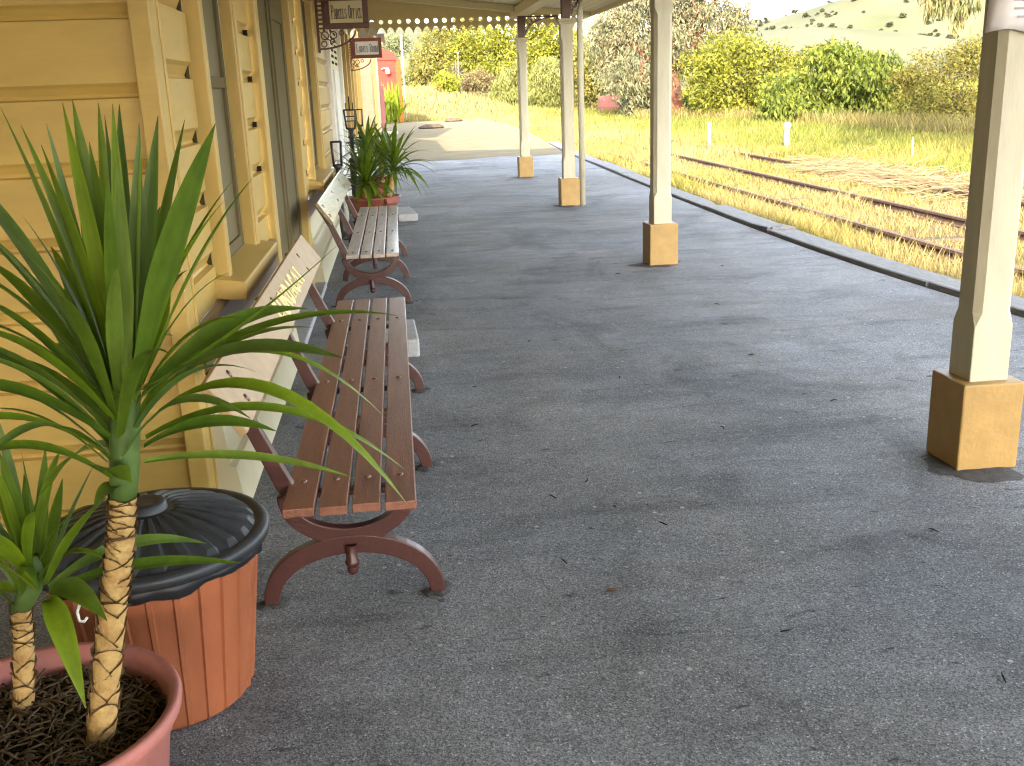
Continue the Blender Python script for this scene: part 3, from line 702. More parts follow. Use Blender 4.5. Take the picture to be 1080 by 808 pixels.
mb = MB(); mb.tube([(0,0,0),(0,0,5.2)], [.06,.05], 10); o = mb.build('pole', M['concrete'], None, loc=(.72,70,0)); tag(o, 'tall white pole rising behind the red shed', 'pole')
# ------------------------------------------------------------------ benches
def make_bench(name, label, group, L, frames, slat_m, back_m, text):
    """local frame: front edge of the seat at x=0, back at -x, bench runs along +y"""
    t = thing(name, label, 'bench', (0,0,0), 0, group)
    rr = random.Random(4 if text else 9)
    mb = MB(); x = -.425; w = [.108,.098,.098,.108]; sx = []
    for k in range(4):
        j = rr.uniform(-.012,.012); mb.box(x, x+w[k]-.010, j, L+j*.6, .402, .432, bev=.004); sx.append(x+w[k]/2-.005); x += w[k]+.0035
    seat = mb.build('seat', slat_m, t)
    # backrest plank, leaning
    ux, uz = -.62+.51, .84-.68; ln = math.hypot(ux, uz); ux /= ln; uz /= ln; nx, nz = uz, -ux
    mb = MB(); th = .014
    p = [(-.51,.68),(-.62,.84)]
    q = [(p[0][0]+nx*th,p[0][1]+nz*th),(p[1][0]+nx*th,p[1][1]+nz*th),(p[1][0]-nx*th,p[1][1]-nz*th),(p[0][0]-nx*th,p[0][1]-nz*th)]
    mb.prism(q, 'y', 0, L); back = mb.build('backrest', back_m, t, bevel=.004)
    if text:
        L_ = lettering(text, 1.05, .088, 1., .22, .1).build('lettering', M['gold'], back)
        # u -> +y, w -> up the plank, facing +x
        c = Vector((-.51+ux*.05+nx*(th+.0006), L*.41, .68+uz*.05+nz*(th+.0006)))
        L_.matrix_local = Matrix.Translation(c) @ Matrix(((0,-nx,ux,0),(1,0,0,0),(0,-nz,uz,0),(0,0,0,1)))
    for fy in frames:
        mb = MB(); cx = -.24; hw = .022
        lo = [(cx+.28*math.cos(a), .0+.205*math.sin(a)**.9) for a in np.linspace(0.0, math.pi, 25)]
        mb.ribbon(lo, [.05+.014*math.sin(math.pi*i/24) for i in range(25)], 'y', fy-hw, fy+hw)
        up = [(cx-.205*math.cos(a)*(1.0), .40-.165*math.sin(a)**.9) for a in np.linspace(.02, math.pi-.02, 25)]
        mb.ribbon(up, [.045+.012*math.sin(math.pi*i/24) for i in range(25)], 'y', fy-hw+.001, fy+hw-.001)
        mb.prism([(cx-.095,.218),(cx-.06,.19),(cx+.06,.19),(cx+.095,.218),(cx+.06,.250),(cx-.06,.250)], 'y', fy-hw+.002, fy+hw-.002)
        mb.box(-.44,-.012, fy-.018, fy+.018, .378, .4015)
        mb.lathe([(.0,.10),(.014,.102),(.021,.118),(.017,.132),(.025,.140),(.025,.150),(.019,.158),(.021,.21)], (cx, fy-hw-.006, 0), 12)
        mb.ribbon([(-.405,.375),(-.44,.43),(-.530,.652),(-.632,.832)], [.052,.056,.044,.034], 'y', fy-.019, fy+.019)
        mb.build('leg_frame', M['iron'], t, bevel=.004)
        for xx in sx:
            b = bolt0.copy(); C.objects.link(b); b.parent = seat; b.location = (xx, fy, .433)
        for s in (.28,.74):
            b = bolt0.copy(); C.objects.link(b); b.parent = back; b.scale = (1.35,1.35,1); b.location = (-.51+ux*ln*s+nx*th, fy+(.03 if s > .5 else .0), .68+uz*ln*s+nz*th); b.rotation_euler = (0, math.atan2(nx, nz), 0)
    return t
mb = MB(); mb.lathe([(.011,0),(.0105,.003),(.006,.0055),(0,.006)], n=10); bolt0 = mb.build('bolt', M['bolt'])
GB = 'benches against the station wall'
b1 = make_bench('platform_bench', 'nearer brown slatted platform bench with yellow lettering on its backrest', GB, 3.27, (.22,1.42,2.66), M['slat'], M['back'], 'GUNDAGAI')
b1.location = (0, 2.95, 0)
b2 = make_bench('platform_bench', 'farther platform bench with worn slats painted pale with sky sheen and a plain glossy backrest', GB, 3.5, (.14,1.32,2.62), M['slat2'], M['back2'], None)
b2.location = (-.03, 8.02, 0)
bpy.data.objects.remove(bolt0)

# pale concrete blocks
def conc(label, x, y, w, d, h, rz_=0):
    mb = MB(); mb.box(-w/2,w/2,-d/2,d/2,0,h, bev=.012); o = mb.build('concrete_block', M['concrete'], None, loc=(x,y,0)); o.rotation_euler = (0,0,rz_)
    return tag(o, label, 'concrete block')
conc('pale grey concrete block lying at the far end of the nearer bench', -.06, 6.68, .22, .62, .12, .03)
conc('flat pale concrete block beside the round brown plant pots', .04, 14.0, .26, .9, .10, .1)

# ------------------------------------------------------------------ rubbish bin
t = thing('rubbish_bin', 'terracotta orange ribbed rubbish bin with a domed black lid', 'bin', (-.755, 2.70, 0))
NR = 26
def rib(a, z):
    p = (a*NR/(2*math.pi)) % 1.
    return 1.0+.028*(1 if .06 < p < .30 else 0)
mb = MB(); mb.lathe([(0,.004),(.222,.004),(.228,.015),(.285,.47),(.28,.475),(.0,.46)], n=NR*17, rf=lambda a, z: 1 if z > .471 or z < .01 else rib(a, z), smooth=False)
mb.build('body', M['terra'], t)
mb = MB()
pr = [(.295,.468),(.322,.47),(.326,.492),(.318,.502),(.300,.504),(.286,.498)]
mb.lathe(pr, n=96)
def dome(a, z): return 1.
n = 144; m_ = 16; vs = []; fs = []
for i in range(m_+1):
    r = .286*(1-i/m_)
    for j in range(n):
        a = 2*math.pi*j/n; z = .498+.072*(1-(r/.286)**2)
        p = (j % 6)
        if .085 < r < .272: z += .008*(1 if p in (0,1,2) else 0)
        vs.append((r*math.cos(a), r*math.sin(a), z))
for i in range(m_):
    for j in range(n): fs.append((i*n+j, i*n+(j+1)%n, (i+1)*n+(j+1)%n, (i+1)*n+j))
mb.add(vs, fs, 0, False)
lid = mb.build('lid', M['lid'], t)
mb = MB(); mb.lathe([(.058,.562),(.054,.586),(.044,.592),(.030,.588),(.0,.587)], n=32); mb.build('knob', M['lid'], lid)
mb = MB(); rr = random.Random(2); n = 120; vs = []; fs = []
offs = [.009*math.sin(j*.25)+.007*math.sin(j*.61+1)+rr.uniform(-.002,.002) for j in range(n)]
for k, (r, z) in enumerate([(.296,.472),(.303,.460),(.304,.447),(.301,.434)]):
    for j in range(n):
        a = 2*math.pi*j/n; vs.append(((r+(.004*math.sin(j*.9) if k else 0))*math.cos(a), (r+(.004*math.sin(j*.9+1) if k else 0))*math.sin(a), z+(offs[j]*.8 if k == 3 else 0)))
for k in range(3):
    for j in range(n): fs.append((k*n+j, k*n+(j+1)%n, (k+1)*n+(j+1)%n, (k+1)*n+j))
mb.add(vs, fs, 0, True); mb.build('bin_liner', M['bag'], t)
mb = MB(); mb.tube([(-.115,-.284,.44),(-.12,-.30,.425),(-.118,-.302,.40),(-.108,-.298,.395),(-.10,-.296,.405)], .004, 6); mb.build('bag_hook', M['white'], t)

# ------------------------------------------------------------------ pots
def make_pot(name, label, group, r, h, m, loc, lug=False, mulch=90, seed=1):
    t = thing(name, label, 'plant pot', loc, 0, group)
    mb = MB(); s = r
    mb.lathe([(0,.0),(s*.70,.0),(s*.74,.012),(s*.90,h-.075),(s*.93,h-.07),(s*.945,h-.045),(s*1.0,h-.03),(s*1.01,h-.012),(s*.985,h),(s*.93,h-.004),(s*.90,h-.03),(s*.865,h-.10)], n=64)
    body = mb.build('body', m, t)
    if lug:
        for a in (-.9, 2.2):
            mb = MB(); ca, sa = math.cos(a), math.sin(a)
            v = [(-.10,0),(.10,0),(.085,-.07),(-.085,-.07)]; vs = []
            for q in (.9, 1.09):
                for u, w in v: vs.append((ca*s*q-sa*u, sa*s*q+ca*u, h-.012+w))
            mb.add(vs, [(0,1,2,3),(7,6,5,4),(0,4,5,1),(1,5,6,2),(2,6,7,3),(3,7,4,0)]); mb.build('handle', m, t, bevel=.008)
    rr = random.Random(seed); mb = MB(); n = 40; k = 9; vs = [(0,0,h-.06)]; fs = []
    for i in range(1, k+1):
        for j in range(n):
            a = 2*math.pi*j/n; q = s*.885*i/k; vs.append((q*math.cos(a), q*math.sin(a), h-.062+rr.uniform(-.008,.008)-.008*(i/k)))
    for j in range(n): fs.append((0, 1+j, 1+(j+1)%n))
    for i in range(k-1):
        for j in range(n): fs.append((1+i*n+j, 1+(i+1)*n+j, 1+(i+1)*n+(j+1)%n, 1+i*n+(j+1)%n))
    mb.add(vs, fs, 0, True); soil = mb.build('soil', M['soil'], t)
    mb = MB()
    for i in range(mulch):
        a = rr.uniform(0, 6.28); q = s*.82*math.sqrt(rr.random()); d = rr.uniform(0, 3.14); l = rr.uniform(.02,.075); z = h-.056+rr.uniform(0,.014)
        c = Vector((q*math.cos(a), q*math.sin(a), z)); dv = Vector((math.cos(d), math.sin(d), rr.uniform(-.2,.35)))*l/2
        mb.tube([c-dv, c+dv*.2+Vector((0,0,.003)), c+dv], rr.uniform(.0012,.003), 4)
    if mulch: mb.build('mulch', M['mulch'], soil)
    return t
make_pot('plant_pot', 'large pink terracotta pot in front of the rubbish bin, holding the two big yuccas', None, .295, .405, M['pot'], (-.845, 1.99, 0), mulch=1100, seed=3)

# ------------------------------------------------------------------ yuccas
def blade(Vl, Fl, Tl, b, tip, w, sag, tint, K=14, nrm=None, fold=.22, tw=0., roll=0.):
    b = Vector(b); tip = Vector(tip); d = tip-b; ln = d.length; hz = Vector((d.x, d.y, 0))
    lift = Vector((0,0,1)) if sag >= 0 else Vector((0,0,1))
    mid = (b+tip)/2+Vector((0,0,sag*1.0))+(hz.normalized()*(-.0) if hz.length > 1e-4 else Vector())
    ctrl = mid*1.0+ (mid-(b+tip)/2)
    side = d.cross(Vector((0,0,1)))
    if side.length < .25*ln:                      # near upright: face outwards from the stem
        o = nrm if nrm else Vector((0,-1,0)); side = d.cross(o)
    side.normalize()
    o0 = len(Vl)
    for i in range(K+1):
        t = i/K; p = b*(1-t)**2+ctrl*2*t*(1-t)+tip*t*t; tg = (ctrl-b)*(1-t)+(tip-ctrl)*t; tg.normalize()
        s = (side-tg*side.dot(tg)).normalized(); up = s.cross(tg).normalized()
        if tw or roll: 
            q = roll+tw*t; s, up = s*math.cos(q)+up*math.sin(q), up*math.cos(q)-s*math.sin(q)
        ww = w*.5*(.48+.52*min(1, t/.38)**1.2)*(1-max(0,(t-.38)/.62)**2.1) if t < 1 else 0
        ww = max(ww, .0006)
        f = fold*ww*(1.5-.7*t)
        for u, k in ((-1,1.),(-.5,.38),(0,0.),(.5,.38),(1,1.)):
            Vl.append(p+s*ww*u-up*(-f)*k*1.0+up*0)
            g = 1.0+(.10 if u == 0 else 0)+.30*(abs(u) == 1)
            tip_b = 1.0 if t < .965 else .6
            Tl.append((tint[0]*g*tip_b*(1+.5*(t > .965)), tint[1]*g*tip_b, tint[2]*g*tip_b))
    for i in range(K):
        for c in range(4): Fl.append((o0+i*5+c, o0+i*5+c+1, o0+i*5+6+c, o0+i*5+5+c))
def finish(name, Vl, Fl, Tl, parent, material):
    V = np.array([v[:] for v in Vl]); return npmesh(name, V, np.array(Fl), material, np.array(Tl), parent, smooth=True)
def cane(parent, pts, r0, r1, rows, seed):
    """cane covered in overlapping pointed leaf scars"""
    rr = random.Random(seed); pts = [Vector(p) for p in pts]
    def at(t):
        k = len(pts)-1; f = min(t*k, k-1e-6); i = int(f); u = f-i
        p = pts[i].lerp(pts[i+1], u); return p
    def frame(t):
        d = (at(min(1,t+.03))-at(max(0,t-.03))).normalized(); a = d.cross(Vector((0,1,0))).normalized(); return d, a, d.cross(a)
    core = MB(); core.tube([at(i/20) for i in range(21)], [(r0+(r1-r0)*i/20)*.90 for i in range(21)], 16); tr = core.build('trunk', M['bark'], parent)
    mb = MB(); per = 3
    for k in range(rows):
        for s in range(per):
            t0 = (k+rr.uniform(-.22,.28))/rows+ s*.25/rows; a0 = 2*math.pi*(s/per+ (k%2)*.5/per)+rr.uniform(-.38,.38)
            if t0 > 1.0 or t0 < 0: continue
            hgt = rr.uniform(1.4,2.1)/rows; R_ = r0+(r1-r0)*t0; wid = 2*math.pi/per*rr.uniform(.52,.72); nu, nv = 7, 4; vs = []; 
            for j in range(nv+1):
                v = j/nv
                for i in range(nu+1):
                    u = i/nu*2-1; edge_ = 1-.55*abs(u)**1.6      # pointed lower lip upward side
                    tt = min(1, max(0, t0-hgt*.5+hgt*v*edge_)); d, A, B = frame(tt); a = a0+u*wid
                    rad = R_*(.93+.13*v-.06*abs(u)+rr.uniform(-.008,.008)); p = at(tt)+(A*math.cos(a)+B*math.sin(a))*rad; vs.append(p)
            o = len(mb.v); fs = []; mi = []
            for j in range(nv):
                for i in range(nu): fs.append((j*(nu+1)+i, j*(nu+1)+i+1, (j+1)*(nu+1)+i+1, (j+1)*(nu+1)+i))
            mb.add(vs[:], fs, 0, True)
            # dark dry lip along the upper edge
            lip = []
            if rr.random() < .2: continue
            for i in range(nu+1):
                p = vs[nv*(nu+1)+i]; c = at(t0); rdir = (p-c); rdir -= frame(t0)[0]*rdir.dot(frame(t0)[0]); rdir.normalize()
                lip += [p-rdir*.001, p+frame(t0)[0]*rr.uniform(.001,.008)+rdir*rr.uniform(.0005,.007)]
            mb.add(lip, [(2*i, 2*i+2, 2*i+3, 2*i+1) for i in range(nu)], 1, False)
    mb.build('leaf_scar', [M['bark'], M['scar']], tr, fixn=False)
    return at
def tint(rr, k=1.):
    y = rr.random(); g = .018*(rr.random() < .25)
    return (k*(.082+.085*y), k*(.150+.095*y), k*(.016-.006*y+g))
BIG=[
 ((-0.575, 1.95, 1.13),(-0.64, 1.8, 1.651),0.036,0.03),
 ((-0.569, 1.97, 1.13),(-0.714, 2.1, 1.615),0.036,0.03),
 ((-0.55, 1.93, 1.144),(-0.547, 1.82, 1.653),0.034,0.02),
 ((-0.566, 2.0, 1.129),(-0.616, 2.25, 1.506),0.04,0.0),
 ((-0.547, 1.97, 1.136),(-0.539, 2.15, 1.646),0.05,0.0),
 ((-0.532, 1.9, 1.147),(-0.481, 1.86, 1.56),0.042,0.0),
 ((-0.549, 1.99, 1.131),(-0.489, 2.08, 1.613),0.036,0.0),
 ((-0.541, 1.98, 1.133),(-0.435, 2.0, 1.624),0.05,0.0),
 ((-0.529, 1.97, 1.135),(-0.411, 2.12, 1.613),0.05,0.01),
 ((-0.514, 1.9, 1.139),(-0.3, 1.8, 1.61),0.076,0.02),
 ((-0.51, 1.93, 1.132),(-0.257, 1.9, 1.516),0.05,0.03),
 ((-0.581, 1.93, 1.123),(-0.711, 1.7, 1.601),0.056,0.05),
 ((-0.593, 1.97, 1.116),(-0.862, 2.05, 1.477),0.045,0.05),
 ((-0.583, 1.95, 1.11),(-0.839, 1.9, 1.403),0.05,0.05),
 ((-0.577, 1.94, 1.097),(-0.859, 1.85, 1.309),0.04,0.05),
 ((-0.573, 1.9, 1.079),(-0.735, 1.6, 1.325),0.06,0.06),
 ((-0.592, 1.97, 1.048),(-0.895, 2.0, 1.186),0.055,0.05),
 ((-0.585, 1.92, 1.031),(-0.871, 1.75, 1.183),0.045,0.06),
 ((-0.584, 1.9, 1.004),(-0.78, 1.6, 1.16),0.045,0.05),
 ((-0.593, 1.92, 0.948),(-0.82, 1.75, 1.041),0.034,0.06),
 ((-0.512, 1.92, 1.122),(-0.088, 1.75, 1.423),0.026,-0.02),
 ((-0.525, 2.0, 1.095),(-0.22, 2.25, 1.194),0.05,0.05),
 ((-0.518, 1.95, 1.105),(-0.02, 2.0, 1.22),0.034,0.06),
 ((-0.505, 1.9, 1.116),(-0.11, 1.62, 1.237),0.05,0.05),
 ((-0.525, 1.98, 1.079),(-0.062, 2.15, 0.957),0.03,0.13),
 ((-0.517, 1.93, 1.05),(-0.025, 1.82, 0.889),0.042,0.15),
 ((-0.534, 1.98, 1.007),(-0.028, 2.1, 0.853),0.034,0.1),
 ((-0.53, 1.94, 1.001),(-0.267, 1.9, 1.028),0.036,0.035),
 ((-0.536, 1.95, 0.968),(-0.131, 2.0, 0.88),0.026,0.03),
 ((-0.6, 2.0, 0.989),(-0.876, 2.2, 0.736),0.05,0.06),
 ((-0.584, 2.02, 1.105),(-0.746, 2.25, 1.279),0.045,0.02),
 ((-0.546, 2.02, 1.108),(-0.52, 2.3, 1.257),0.05,0.0),
 ((-0.571, 2.0, 1.122),(-0.662, 2.2, 1.413),0.045,0.0),
]
SMALL=[
 ((-0.832, 2.1, 0.661),(-0.808, 2.2, 0.934),0.04,0.0),
 ((-0.816, 2.1, 0.659),(-0.689, 2.15, 0.91),0.045,0.01),
 ((-0.81, 2.08, 0.66),(-0.607, 1.95, 0.907),0.055,0.02),
 ((-0.843, 2.1, 0.662),(-0.844, 2.05, 0.973),0.04,0.02),
 ((-0.848, 2.1, 0.658),(-0.955, 2.1, 0.875),0.04,0.02),
 ((-0.815, 2.1, 0.641),(-0.482, 2.15, 0.694),0.035,0.05),
 ((-0.809, 2.08, 0.642),(-0.384, 2.0, 0.71),0.036,0.03),
 ((-0.802, 2.05, 0.648),(-0.622, 1.85, 0.681),0.056,0.04),
 ((-0.804, 2.05, 0.639),(-0.701, 1.88, 0.472),0.055,0.06),
 ((-0.831, 2.06, 0.659),(-0.926, 1.9, 0.796),0.045,0.04),
 ((-0.85, 2.1, 0.622),(-1.029, 2.1, 0.57),0.04,0.05),
 ((-0.832, 2.12, 0.651),(-0.82, 2.3, 0.818),0.035,0.0),
 ((-0.844, 2.12, 0.652),(-0.903, 2.3, 0.836),0.04,0.0),
 ((-0.829, 2.06, 0.668),(-0.838, 1.85, 0.89),0.045,0.03),
 ((-0.845, 2.14, 0.633),(-0.871, 2.35, 0.668),0.04,0.02),
]

def plant(label, leaves, pts, stempts, r0, r1, rows, seed, extra, fill=0, sz=.5):
    t = thing('yucca_plant', label, 'plant', pts[0], 0, 'yuccas in the pink pot'); inv = -Vector(pts[0]); rr = random.Random(seed)
    loc = lambda p: Vector(p)+inv
    cane(t, [loc(p) for p in pts], r0, r1, rows, seed)
    mb = MB(); mb.tube([loc(p) for p in stempts], [r1*.95, r1*1.12, r1*1.1, r1*.9, r1*.4], 14); mb.build('stem', M['ystem'], t)
    Vl, Fl, Tl = [], [], []; c = loc(stempts[-2])
    for b, tip, w, s in leaves:
        b_, t_ = loc(b), loc(tip); n = (t_-b_); n.z = 0; n = n+Vector((0,-.35,0)); n = n.normalized() if n.length > .02 else Vector((0,-1,0))
        blade(Vl, Fl, Tl, b_, t_, w*(.92 if t_.z-b_.z < .2 else .82), s, tint(rr), nrm=n, tw=rr.uniform(-.35,.35), roll=(-math.copysign(rr.uniform(.15,.62), t_.x-b_.x) if t_.z-b_.z < .55*(t_-b_).length else rr.uniform(-.3,.3)))
    for q in range(fill):                      # shorter leaves filling the heart and wrapping the stem
        a = q*2.4+rr.uniform(-.4,.4); f = q/fill; el = R(86-72*f+rr.uniform(-8,8)); l = sz*rr.uniform(.75,1.1)*(1-.15*f)
        h = Vector((math.cos(a), math.sin(a), 0)); b_ = c+Vector((0,0,.03-.20*f*sz/.5))+h*r1*.6-Vector((.05*f,0,0)); t_ = b_+(h*math.cos(el)+Vector((0,0,math.sin(el))))*l
        blade(Vl, Fl, Tl, b_, t_, rr.uniform(.022,.036), .02+.06*f, tint(rr), nrm=h, tw=rr.uniform(-.4,.4), roll=rr.uniform(-.4,.4))
    for b, tip, w, s in extra: blade(Vl, Fl, Tl, loc(b), loc(tip), w, s, tint(rr, .95), nrm=Vector((0,-1,0)))
    finish('leaves', Vl, Fl, Tl, t, M['yucca'])
plant('tall yucca with a thick scaly yellow cane standing in the pink pot', BIG, [(-.712,1.95,.335),(-.645,1.95,.638),(-.605,1.95,.80),(-.586,1.95,.90)], [(-.588,1.95,.885),(-.575,1.95,.96),(-.56,1.95,1.06),(-.545,1.95,1.13),(-.538,1.95,1.20)], .029, .026, 26, 5,
      [((-.575,1.93,.93),(-.592,1.86,.985),.062,.02),((-.55,1.93,1.10),(-.515,1.87,1.115),.055,.02),((-.58,1.94,.92),(-.63,1.90,.89),.05,.02)], 40, .50)
plant('shorter yucca with a thin pale cane at the back of the pink pot', SMALL, [(-.919,2.10,.335),(-.895,2.11,.50),(-.885,2.11,.60)], [(-.888,2.11,.59),(-.87,2.105,.62),(-.85,2.10,.65),(-.838,2.10,.68),(-.832,2.1,.72)], .023, .021, 13, 8, [], 14, .30)

# the far pair of pots with their clumps of yuccas
GP = 'brown pots of yuccas by the farther bench'
make_pot('plant_pot', 'round brown pot with lug handles right behind the farther bench', GP, .335, .36, M['pot2'], (-.33, 13.5, 0), True, mulch=0, seed=5)
make_pot('plant_pot', 'brown pot behind the first one, half hidden by yucca leaves', GP, .335, .40, M['pot2'], (-.44, 15.9, 0), True, mulch=0, seed=6)
def clump(label, x, y, z0, h, lean, n, ln, seed):
    rr = random.Random(seed); t = thing('yucca_plant', label, 'plant', (x,y,z0), 0, 'yuccas in the brown pots')
    top = Vector((lean[0], lean[1], h)); mb = MB(); ks = 8
    mb.tube([top*(i/ks) for i in range(ks+1)], [.038*(1+.12*(i%2)) for i in range(ks+1)], 10); mb.build('trunk', M['bark'], t)
    Vl, Fl, Tl = [], [], []
    for i in range(n):
        a = i*2.4+rr.uniform(-.3,.3); f = i/n; el = R(76-118*f**.8+rr.uniform(-9,9)); l = ln*rr.uniform(.75,1.1)
        b = top+Vector((0,0,.09-.16*f)); tip = b+Vector((math.cos(a)*math.cos(el), math.sin(a)*math.cos(el), math.sin(el)))*l
        blade(Vl, Fl, Tl, b, tip, .06, .02+.16*f, tint(rr, .85), K=7, nrm=Vector((math.cos(a), math.sin(a), 0)))
    finish('leaves', Vl, Fl, Tl, t, M['yucca'])
clump('bushy yucca with a stout cane on the wall side of the front brown pot', -.43, 13.42, .30, .20, (.0,-.02), 62, .60, 1)
clump('slim yucca leaning towards the platform from the front brown pot', -.16, 13.55, .30, .36, (.10,.0), 44, .66, 2)
clump('yucca with a tall tuft standing in the rear brown pot', -.5, 15.9, .34, .40, (.03,.0), 44, .55, 3)
clump('low yucca spreading towards the platform from the rear brown pot', -.28, 15.95, .34, .25, (.05,.0), 40, .6, 4)

# black iron lantern posts by the wall
def lantern(label, x, y, h, loop):
    t = thing('lantern_post', label, 'lantern', (x,y,0), 0, 'black iron lantern posts by the wall')
    mb = MB(); mb.lathe([(0,0),(.14,0),(.14,.03),(.05,.06),(.032,.12),(.028,h-.42),(.05,h-.40),(.05,h-.38),(.03,h-.36),(.03,h-.30),(.07,h-.27),(.0,h-.265)], n=14); mb.box(-.09,.09,-.012,.012,h-.48,h-.46); mb.build('pole', M['black'], t)
    mb = MB(); w0, w1 = (.045, .055) if loop else (.06, .085)
    for sx in (-1,1):
        for sy in (-1,1): mb.tube([(sx*w0,sy*w0,h-.27),(sx*w1,sy*w1,h)], .011, 6)
    for z, w in ((h-.265,w0),(h,w1)):
        c = [(-w,-w,z),(w,-w,z),(w,w,z),(-w,w,z),(-w,-w,z)]; mb.tube(c, .011, 6)
    if not loop:
        mb.box(-.06,.06,-.06,.06,h-.1,h-.085); mb.box(-.055,.055,-.055,.055,h-.165,h-.15)
        mb.tube([(0,0,h-.02),(0,0,h+.19)], .01, 6); mb.tube([(-.05,0,h-.0),(-.05,0,h+.10)], .008, 6); mb.tube([(.05,0,h),(.05,0,h+.10)], .008, 6)
    mb.build('lantern_frame', M['black'], t)
lantern('tallest black lantern post with a pronged top, against the pale door', -.66, 15.6, 1.42, False)
lantern('black iron post with an open loop top, nearest to the window sill', -.70, 12.2, 1.12, True)
lantern('black iron post with an open loop top, just behind the tallest lantern', -.62, 18.4, 1.38, True)
mb = MB(); mb.lathe([(0,0),(.07,0),(.06,.02),(.045,.05),(.045,.74),(.06,.76),(.04,.80),(0,.81)], (-.62,14.4,0), 12); o = mb.build('bollard', M['black']); tag(o, 'short plain black iron bollard beside the tall lantern post', 'bollard')
# ------------------------------------------------------------------ trees
def leafcloud(rs, lobes, n, size, asp, cols, droop=.35, cl=.16, shell=2.4):
    """leaf faces in clumps through the lobes; cols = list of rgb to mix per clump"""
    L = np.array(lobes); vol = L[:,3]*L[:,4]*L[:,5]; vol = vol**.75; nl = rs.choice(len(L), n//16, p=vol/vol.sum())
    d = rs.normal(size=(len(nl),3)); d /= np.linalg.norm(d, axis=1)[:,None]; r = rs.random(len(nl))**(1/shell)
    cc = L[nl,:3]+d*L[nl,3:6]*r[:,None]
    tone = rs.random(len(nl)); k = 16
    ctr = np.repeat(cc, k, 0); sc = np.repeat(L[nl,3:6].mean(1), k); N = len(ctr)
    ctr = ctr+rs.normal(size=(N,3))*(sc*cl)[:,None]*np.array([1,1,.75])
    ax = rs.normal(size=(N,3)); ax[:,2] -= droop*2.2; ax += np.repeat(d, k, 0)*.6; ax /= np.linalg.norm(ax, axis=1)[:,None]
    t = rs.normal(size=(N,3)); t -= ax*(t*ax).sum(1)[:,None]; t /= np.linalg.norm(t, axis=1)[:,None]
    l = size*(.6+.8*rs.random(N)); w = l*asp
    V = np.empty((N,4,3)); V[:,0] = ctr-ax*l[:,None]*.5; V[:,1] = ctr+t*w[:,None]*.5-ax*l[:,None]*.05; V[:,2] = ctr+ax*l[:,None]*.5; V[:,3] = ctr-t*w[:,None]*.5-ax*l[:,None]*.05
    cols = np.array(cols); m = len(cols)-1; f = np.repeat(tone, k)*m*.999; i = f.astype(int); f = (f-i)[:,None]
    base = cols[i]*(1-f)+cols[np.minimum(i+1,m)]*f; base = base*(.75+.5*rs.random(N))[:,None]
    tint_ = np.repeat(base, 4, 0)
    F = np.arange(N*4).reshape(N,4); return V.reshape(-1,3), F, tint_
def tree(name, label, cat, x, y, lobes, n, size, asp, cols, seed, depth=1., trunk=None, bark='trunk', limbs=5, droop=.3, cl=.16, group=None, shell=2.4, base=None):
    """lobes: (dx, dz, rx, rz) seen from the platform; given their own depth here"""
    rs = np.random.default_rng(seed); z0 = float(gh(np.array(x), np.array(y))); dz0 = z0-GZ
    t = thing(name, label, cat, (x, y, z0), 0, group)
    W = max(l[0]+l[2] for l in lobes)-min(l[0]-l[2] for l in lobes)
    LL = []
    for dx, dz, rx, rz_ in lobes:
        for q in range(2):
            LL.append((dx+rs.normal()*.15*rx, rs.uniform(-.28,.28)*W*depth, dz-dz0+rs.normal()*.08*rz_, rx*rs.uniform(.75,1.0), rx*rs.uniform(.8,1.05), rz_*rs.uniform(.8,1.0)))
    LL = [l for l in LL]
    V, F, T = leafcloud(rs, LL, n, size, asp, cols, droop, cl, shell)
    keep = V[:,2].reshape(-1,4).min(1) > -.05; V = V.reshape(-1,4,3)[keep].reshape(-1,3); T = T.reshape(-1,4,3)[keep].reshape(-1,3); F = np.arange(len(V)).reshape(-1,4)
    npmesh('crown', V, F, M['leaf'], T, t)
    top = max(l[2] for l in LL); mb = MB(); tr_ = trunk or .12
    fork = Vector((rs.normal()*.15, 0, top*.32)); mb.tube([(0,0,-.3), fork*.5+Vector((.08*tr_,0,0)), fork], [tr_*1.25, tr_, tr_*.85], 9)
    for l in sorted(LL, key=lambda l: -l[3]*l[5])[:limbs]:
        e = Vector(l[:3]); m_ = fork.lerp(e, .5)+Vector((rs.normal()*.2, rs.normal()*.2, -.1*abs(e.x)))
        mb.tube([fork-Vector((0,0,.05)), fork.lerp(m_,.5), m_, e], [tr_*.6, tr_*.48, tr_*.32, tr_*.08], 6)
        for q in range(3):
            a = m_.lerp(e, rs.uniform(0,.8)); b = a+Vector((rs.normal()*l[3]*.5, rs.normal()*l[4]*.5, abs(rs.normal())*l[5]*.5)); mb.tube([a, a.lerp(b,.5)+Vector((0,0,.06)), b], [tr_*.22, tr_*.15, tr_*.04], 5)
    mb.build('trunk', M[bark], t)
    return t
